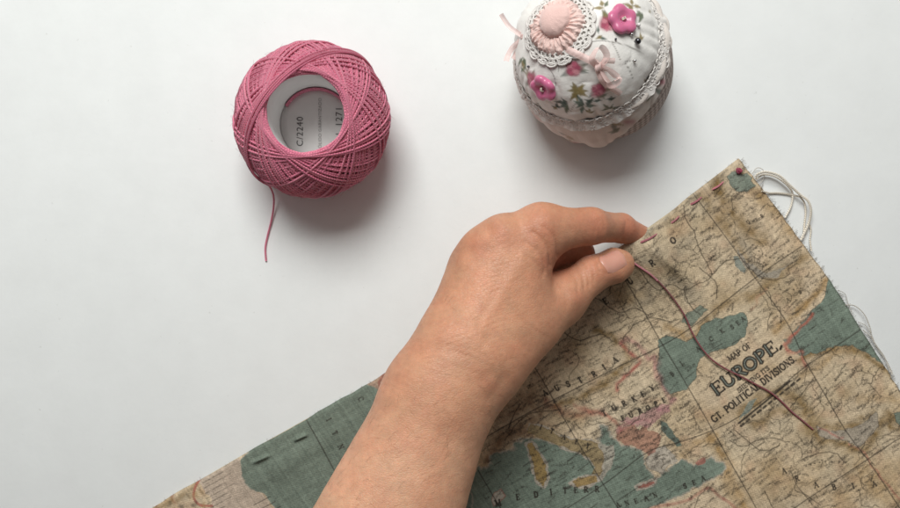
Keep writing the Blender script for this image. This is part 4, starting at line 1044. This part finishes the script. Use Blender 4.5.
# ------------------------------------------------------------------ hand and forearm (one continuous surface)
VX = .00085
lo_ = np.array([-.105, -.215, -.002]); hi_ = np.array([.105, .040, .100])
dim = np.ceil((hi_ - lo_) / VX).astype(int)
gx, gy, gz = [(lo_[i] + np.arange(dim[i]) * VX).astype(np.float32) for i in range(3)]
D = np.full(dim, .012, np.float32)
PRIMS = []
def cone(a, ra, b, rb, kk=.006, sz=1.0):
    """round cone between photo-pixel joints a, b = (px, py, z mm), radii in mm"""
    PRIMS.append((P(a[0], a[1], a[2] / 1000), ra / 1000, P(b[0], b[1], b[2] / 1000), rb / 1000, kk))
def rc_dist(X, Y, Z, pr):
    a, ra, b, rb, kk = pr; ba = b - a; L = float(ba @ ba)
    t = np.clip(((X - a[0]) * ba[0] + (Y - a[1]) * ba[1] + (Z - a[2]) * ba[2]) / L, 0, 1)
    return np.sqrt((X - a[0] - t * ba[0]) ** 2 + (Y - a[1] - t * ba[1]) ** 2 + (Z - a[2] - t * ba[2]) ** 2) - (ra + (rb - ra) * t)
def smin(d1, d2, k_):
    h_ = np.maximum(k_ - np.abs(d1 - d2), 0) / k_; return np.minimum(d1, d2) - h_ * h_ * k_ * .25
# forearm: two bones' worth of width
cone((326, 610, 59), 28, (431, 394, 56), 19.5, .014); cone((366, 640, 59), 28, (450, 396, 56), 18.5, .014)
cone((431, 394, 56), 19.5, (456, 346, 58), 17.5, .010); cone((452, 394, 56), 18.5, (482, 356, 57), 17.5, .010)
# palm / metacarpals
cone((456, 346, 52), 16.5, (472, 266, 38), 10.2, .008)
cone((460, 346, 53), 16.0, (485, 252, 44), 11.2, .007)
cone((466, 346, 54), 16.5, (506, 240, 47), 12.0, .007)
cone((474, 348, 53), 17.0, (541, 231, 46), 11.9, .007)
cone((470, 345, 50), 18.0, (508, 290, 41), 16.5, .010)
# thumb
cone((488, 362, 51), 16.0, (524, 322, 43), 17.0, .012)
cone((518, 326, 40), 15.0, (559, 300, 35), 11.9, .006)
cone((559, 300, 35), 11.8, (592, 274.5, 31), 8.0, .005)
cone((592, 274, 31), 8.3, (615, 265.5, 26.5), 7.7, .004); cone((615, 265.5, 26.5), 7.7, (621.5, 264, 24.5), 5.9, .004)
# web between thumb and index
cone((518, 290, 32), 9, (524, 258, 36), 9, .005)
# index
cone((541, 231, 46), 11.6, (591, 226, 38), 8.0, .006)
cone((591, 226, 38), 8.0, (621, 228, 20), 6.7, .004)
cone((621, 228, 20), 6.7, (648, 240, 6.5), 5.4, .003)
# middle, ring, little curl down under the palm
cone((503, 243, 47), 11.5, (545, 252, 27), 8.6, .004); cone((545, 252, 27), 8.4, (579, 253, 15), 7.2, .003); cone((579, 253, 15), 7.2, (586, 264, 8.0), 6.0, .002)
cone((485, 255, 44), 11.0, (520, 266, 22), 8.6, .005); cone((520, 266, 22), 8.2, (548, 270, 11), 7.0, .003); cone((548, 270, 11), 7.0, (560, 274, 8), 6.0, .002)
cone((474, 270, 38), 10.5, (495, 275, 18), 7.6, .005); cone((495, 275, 18), 7.2, (520, 288, 9), 6.0, .003)
for pr in PRIMS:
    a, ra, b, rb, kk = pr; pad = max(ra, rb) + .013
    i0 = np.maximum(np.floor((np.minimum(a, b) - pad - lo_) / VX).astype(int), 0); i1 = np.minimum(np.ceil((np.maximum(a, b) + pad - lo_) / VX).astype(int), dim)
    if (i1 <= i0).any(): continue
    X, Y, Z = np.meshgrid(gx[i0[0]:i1[0]], gy[i0[1]:i1[1]], gz[i0[2]:i1[2]], indexing='ij', sparse=True)
    sl = tuple(slice(p_, q_) for p_, q_ in zip(i0, i1))
    D[sl] = smin(D[sl], rc_dist(X, Y, Z, pr).astype(np.float32), kk)
def sdf_pt(p):
    d = np.full(p.shape[:-1], .012)
    for pr in PRIMS: d = smin(d, rc_dist(p[..., 0], p[..., 1], p[..., 2], pr), pr[4])
    return d
# surface nets
ins = D < 0
c = np.zeros(tuple(dim - 1), np.int8)
for dx in (0, 1):
    for dy in (0, 1):
        for dz in (0, 1): c += ins[dx:dim[0] - 1 + dx, dy:dim[1] - 1 + dy, dz:dim[2] - 1 + dz]
act = (c > 0) & (c < 8); ids = np.full(act.shape, -1, np.int64); cells = np.argwhere(act); ids[act] = np.arange(len(cells))
acc = np.zeros((len(cells), 3)); num = np.zeros(len(cells))
cor = [(x_, y_, z_) for x_ in (0, 1) for y_ in (0, 1) for z_ in (0, 1)]
for i, A_ in enumerate(cor):
    for B_ in cor[i + 1:]:
        if sum(abs(p_ - q_) for p_, q_ in zip(A_, B_)) != 1: continue
        da = D[tuple((cells + A_).T)]; db = D[tuple((cells + B_).T)]; mk = (da < 0) != (db < 0)
        t = np.where(mk, da / (da - db + 1e-20), 0)[:, None]
        acc += np.where(mk[:, None], np.array(A_) + t * (np.array(B_) - np.array(A_)), 0); num += mk
HV = lo_ + (cells + acc / num[:, None]) * VX
faces = []
for ax_ in range(3):
    o1, o2 = [(1, 2), (2, 0), (0, 1)][ax_]
    s0 = [slice(None)] * 3; s1 = [slice(None)] * 3; s0[ax_] = slice(0, -1); s1[ax_] = slice(1, None)
    a_, b_ = ins[tuple(s0)], ins[tuple(s1)]; e = np.argwhere(a_ != b_)
    e = e[(e[:, o1] > 0) & (e[:, o2] > 0) & (e[:, o1] < dim[o1] - 1) & (e[:, o2] < dim[o2] - 1)]
    fl = a_[tuple(e.T)]
    def idx(d1, d2):
        q = e.copy(); q[:, o1] += d1; q[:, o2] += d2; return ids[tuple(q.T)]
    qd = np.stack([idx(-1, -1), idx(0, -1), idx(0, 0), idx(-1, 0)], 1)
    qd[~fl] = qd[~fl][:, ::-1]; faces.append(qd)
HF = np.vstack(faces)
# smooth a little, then press creases into the skin
ed = np.vstack([HF[:, [0, 1]], HF[:, [1, 2]], HF[:, [2, 3]], HF[:, [3, 0]]])
deg = np.bincount(ed.ravel(), minlength=len(HV)).astype(float)[:, None]
for _ in range(6):
    s_ = np.zeros_like(HV)
    for q in range(3): s_[:, q] = np.bincount(ed[:, 0], HV[ed[:, 1], q], len(HV)) + np.bincount(ed[:, 1], HV[ed[:, 0], q], len(HV))
    HV = HV * .5 + .5 * s_ / deg
fn = np.cross(HV[HF[:, 2]] - HV[HF[:, 0]], HV[HF[:, 3]] - HV[HF[:, 1]])
HN = np.zeros_like(HV)
for q in range(3):
    for k_ in range(4): HN[:, q] += np.bincount(HF[:, k_], fn[:, q], len(HV))
HN /= np.linalg.norm(HN, axis=1)[:, None] + 1e-12
hx, hy = to_px(HV); topm = np.clip(HN[:, 2] * 2 + .3, 0, 1)
disp = np.zeros(len(HV)); red = np.zeros(len(HV))
def dist2(pts):
    D_ = np.full(len(hx), 1e9)
    for (ax_, ay_), (bx_, by_) in zip(pts[:-1], pts[1:]):
        dx, dy = bx_ - ax_, by_ - ay_; t = np.clip(((hx - ax_) * dx + (hy - ay_) * dy) / (dx * dx + dy * dy + 1e-9), 0, 1)
        D_ = np.minimum(D_, np.hypot(hx - ax_ - t * dx, hy - ay_ - t * dy))
    return D_
def groove(pts, depth, wd):      # mm, px
    global disp; disp = disp - depth / 1000 * np.exp(-(dist2(catmull(pts, 4)) / wd) ** 2) * topm
def lump(px, py, rx, hgt):
    global disp; disp = disp + hgt / 1000 * np.exp(-(((hx - px) ** 2 + (hy - py) ** 2) / rx ** 2)) * topm
for pts, dp, wd in [
    ([(532, 232), (543, 241), (549, 252), (550, 266)], .65, 1.6), ([(543, 226), (553, 236), (557, 246), (557, 256)], .55, 1.5), ([(524, 242), (536, 250), (543, 260), (545, 272)], .5, 1.7), ([(526, 256), (537, 264), (543, 276)], .35, 1.6),
    ([(598, 220), (600, 230), (599, 240)], .28, 1.7), ([(603, 217), (604, 228), (602, 238)], .16, 1.5), ([(593, 216), (595, 226), (594, 238)], .14, 1.5), ([(626, 222), (625, 230), (622, 240)], .28, 1.6), ([(630, 220), (629, 230)], .12, 1.4),
    ([(577, 268), (583, 277), (584, 288)], .45, 1.4), ([(583, 265), (588, 275), (589, 286)], .45, 1.4), ([(589, 262), (593, 271), (594, 282)], .4, 1.3), ([(571, 272), (577, 282), (577, 292)], .35, 1.5), ([(595, 261), (598, 268)], .3, 1.2),
    ([(600, 271), (598, 265), (603, 259), (613, 255.5), (623, 254.5)], .28, 1.1), ([(600, 271), (606, 273.5), (615, 271), (624, 267)], .22, 1.1), ([(398, 368), (425, 352), (455, 352), (480, 362)], .25, 3.0), ([(402, 361), (430, 346), (460, 347), (490, 358)], .18, 2.5),
    ([(470, 385), (484, 380), (497, 370)], .22, 5), ([(490, 398), (496, 388), (502, 380)], .2, 5)]: groove(pts, dp, wd)
for px, py, rx, hg in ((477, 240, 14, 1.1), (500, 228, 15, 1.1), (540, 222, 18, .9), (465, 262, 11, .8), (574, 300, 10, 1.2), (488, 385, 9, .6), (520, 214, 10, -.5), (490, 232, 6, -.5), (470, 252, 5, -.35), (505, 378, 8, -.5), (592, 268, 9, .4)): lump(px, py, rx, hg)
# tendons on the back of the hand
for pts in ([(468, 335), (500, 250)], [(478, 335), (532, 245)], [(458, 335), (482, 262)]): disp += .00030 * np.exp(-(dist2(pts) / 6.5) ** 2) * topm
disp += (.00010 * fnoise(hx, hy, 16, 81) + .00004 * fnoise(hx, hy, 6, 82))
# fine skin lines across the back of the hand and wrist
t_ = (hx * .35 + hy * .94); disp += .00012 * topm * np.sin(t_ * 1.3 + 3.0 * fnoise(hx, hy, 13, 83)) * np.exp(-(dist2([(440, 350), (505, 275)]) / 36) ** 2) * (.6 + .8 * fnoise(hx, hy, 9, 84))
t2_ = (hx * -.3 + hy * .95); disp += .00005 * topm * np.sin(t2_ * 1.1 + 3.0 * fnoise(hx, hy, 17, 87)) * np.exp(-(dist2([(405, 372), (480, 360)]) / 22) ** 2)
for pts in ([(440, 350), (452, 320), (462, 290), (470, 268)], [(478, 345), (488, 316), (500, 300), (512, 268)], [(488, 316), (476, 296), (490, 262)]):
    vein = np.exp(-(dist2(catmull(pts, 4)) / 3.2) ** 2) * topm; disp += .00009 * vein
for pts in ([(505, 330), (520, 345), (530, 352)], [(520, 318), (538, 332), (548, 338)], [(560, 285), (566, 296), (566, 308)]): groove(pts, .18, 2.2)
HV = HV + HN * disp[:, None]
for px, py, rx, am in ((595, 226, 22, .7), (630, 232, 18, .9), (540, 230, 22, .5), (500, 232, 16, .4), (480, 246, 14, .4), (610, 268, 22, .6), (576, 298, 12, .5), (560, 262, 18, .8), (485, 385, 10, .3), (548, 262, 12, .7)):
    red = np.maximum(red, am * np.exp(-(((hx - px) ** 2 + (hy - py) ** 2) / rx ** 2)))
pale = np.clip((hy - 380) / 90, 0, 1)
c1, c2, c3 = s2l((199, 145, 114)), s2l((180, 113, 88)), s2l((218, 167, 135))
skc = c1[None] * (1 - red[:, None]) + c2[None] * red[:, None]; skc = skc * (1 - pale[:, None] * .7) + c3 * pale[:, None] * .7
skc = skc * (1 + .07 * fnoise(hx, hy, 14, 85) + .06 * fnoise(hx, hy, 4, 86) + .06 * fnoise(hx, hy, 1.6, 88))[:, None]
rn_ = np.clip(fnoise(hx, hy, 19, 89) * .5 + fnoise(hx, hy, 7, 90) * .4, -1, 1)[:, None]; skc = skc * (1 + rn_ * np.array([.03, -.06, -.07]))
mb = MB(); mb.add(HV, HF, col=skc)
m = NT('skin'); ctr = m.attr('col').outputs['Color']
vo = m.n('ShaderNodeTexVoronoi', feature='DISTANCE_TO_EDGE'); vo.inputs['Scale'].default_value = 900
tc = m.n('ShaderNodeTexCoord'); mp = m.n('ShaderNodeMapping'); m.link(tc.outputs['Object'], mp.inputs[0]); mp.inputs['Rotation'].default_value = (0, 0, .5); mp.inputs['Scale'].default_value = (.55, 1.2, 1)
m.link(mp.outputs[0], vo.inputs['Vector'])
n1 = m.noise(260, 4); n2 = m.noise(60, 3)
m.base(m.mix(m.ramp(n1.outputs[0], .35, .75), ctr, m.mix(.16, ctr, s2l((176, 100, 76)))))
m.set(Roughness=.48); m.b.inputs['Specular IOR Level'].default_value = .4
m.b.inputs['Subsurface Weight'].default_value = .22; m.b.inputs['Subsurface Radius'].default_value = (1, .38, .2); m.b.inputs['Subsurface Scale'].default_value = .0035
m.normal(m.bump(m.ramp(vo.outputs['Distance'], 0, .12), .4, .0002, m.bump(n1.outputs[0], .25, .0006)))
skin = m.m
person = mb.build('person', skin)
tag(person, 'bare left forearm and hand pinching the cloth edge between thumb and forefinger', 'person')
# fine hairs on the forearm
mb = MB(); cand = np.where((HN[:, 2] > .15) & (hy > 300) & (hx < 520))[0]
for i_ in rng.choice(cand, 650):
    if hy[i_] < 400 and random.random() < .8: continue
    d = unit(np.array([.75, .25, 0]) + np.array([.35 * random.gauss(0, 1), .4 * random.gauss(0, 1), 0])); nn = HN[i_]; d = unit(d - nn * d.dot(nn)); L = random.uniform(.003, .0075)
    p0 = HV[i_] - nn * .0002
    mb.tube(np.array([p0, p0 + d * L * .4 + nn * .0006, p0 + d * L * .8 + nn * .0008, p0 + d * L + nn * .0005 - np.array([0, .0006, 0])]), np.array([.00003, .000026, .00002, .00001]), 3)
m = NT('fine_hair'); nz = m.noise(80, 2); m.base(m.mix(nz.outputs[0], s2l((112, 76, 56)), s2l((160, 116, 88)))); m.set(Roughness=.5)
hr = mb.build('arm_hair', m.m, person); hr['kind'] = 'stuff'
# thumb nail
na, nb_ = P(600.5, 267.5, .036), P(623, 258.5, .031); nax = unit(nb_ - na); ndir = unit(np.array([-.1, .66, .75])); ndir = unit(ndir - nax * ndir.dot(nax)); nside = np.cross(ndir, nax)
s_ = np.linspace(-1, 1, 30); t_ = np.linspace(-1, 1, 26); SS, TT = np.meshgrid(s_, t_, indexing='ij')
Ln, Wn = np.linalg.norm(nb_ - na) / 2, .0045
wprof = 1 - .18 * np.clip(-SS - .4, 0, 1) ** 1.2 - .12 * np.clip(SS - .5, 0, 1)
cN = (na + nb_) / 2
lx = SS * Ln * (1 - .12 * TT ** 2 * (SS > 0) - .22 * TT ** 2 * (SS <= 0))
pt = cN + lx[..., None] * nax + (TT * Wn * wprof)[..., None] * nside + .006 * ndir
for _ in range(40): pt = pt - ndir * (sdf_pt(pt) * .8)[..., None]
edge = np.maximum(np.abs(TT), np.maximum(np.abs(SS), 0))
pt = pt + ndir * (.00055 * (1 - edge ** 6) - .00025 * edge ** 8)[..., None]
mb = MB(); mb.grid(pt)
m = NT('nail'); nz = m.noise(120, 2); m.base(m.mix(nz.outputs[0], s2l((196, 140, 122)), s2l((204, 150, 132)))); m.set(Roughness=.3)
m.b.inputs['Subsurface Weight'].default_value = .2; m.b.inputs['Subsurface Scale'].default_value = .001
mb.build('thumbnail', m.m, person)
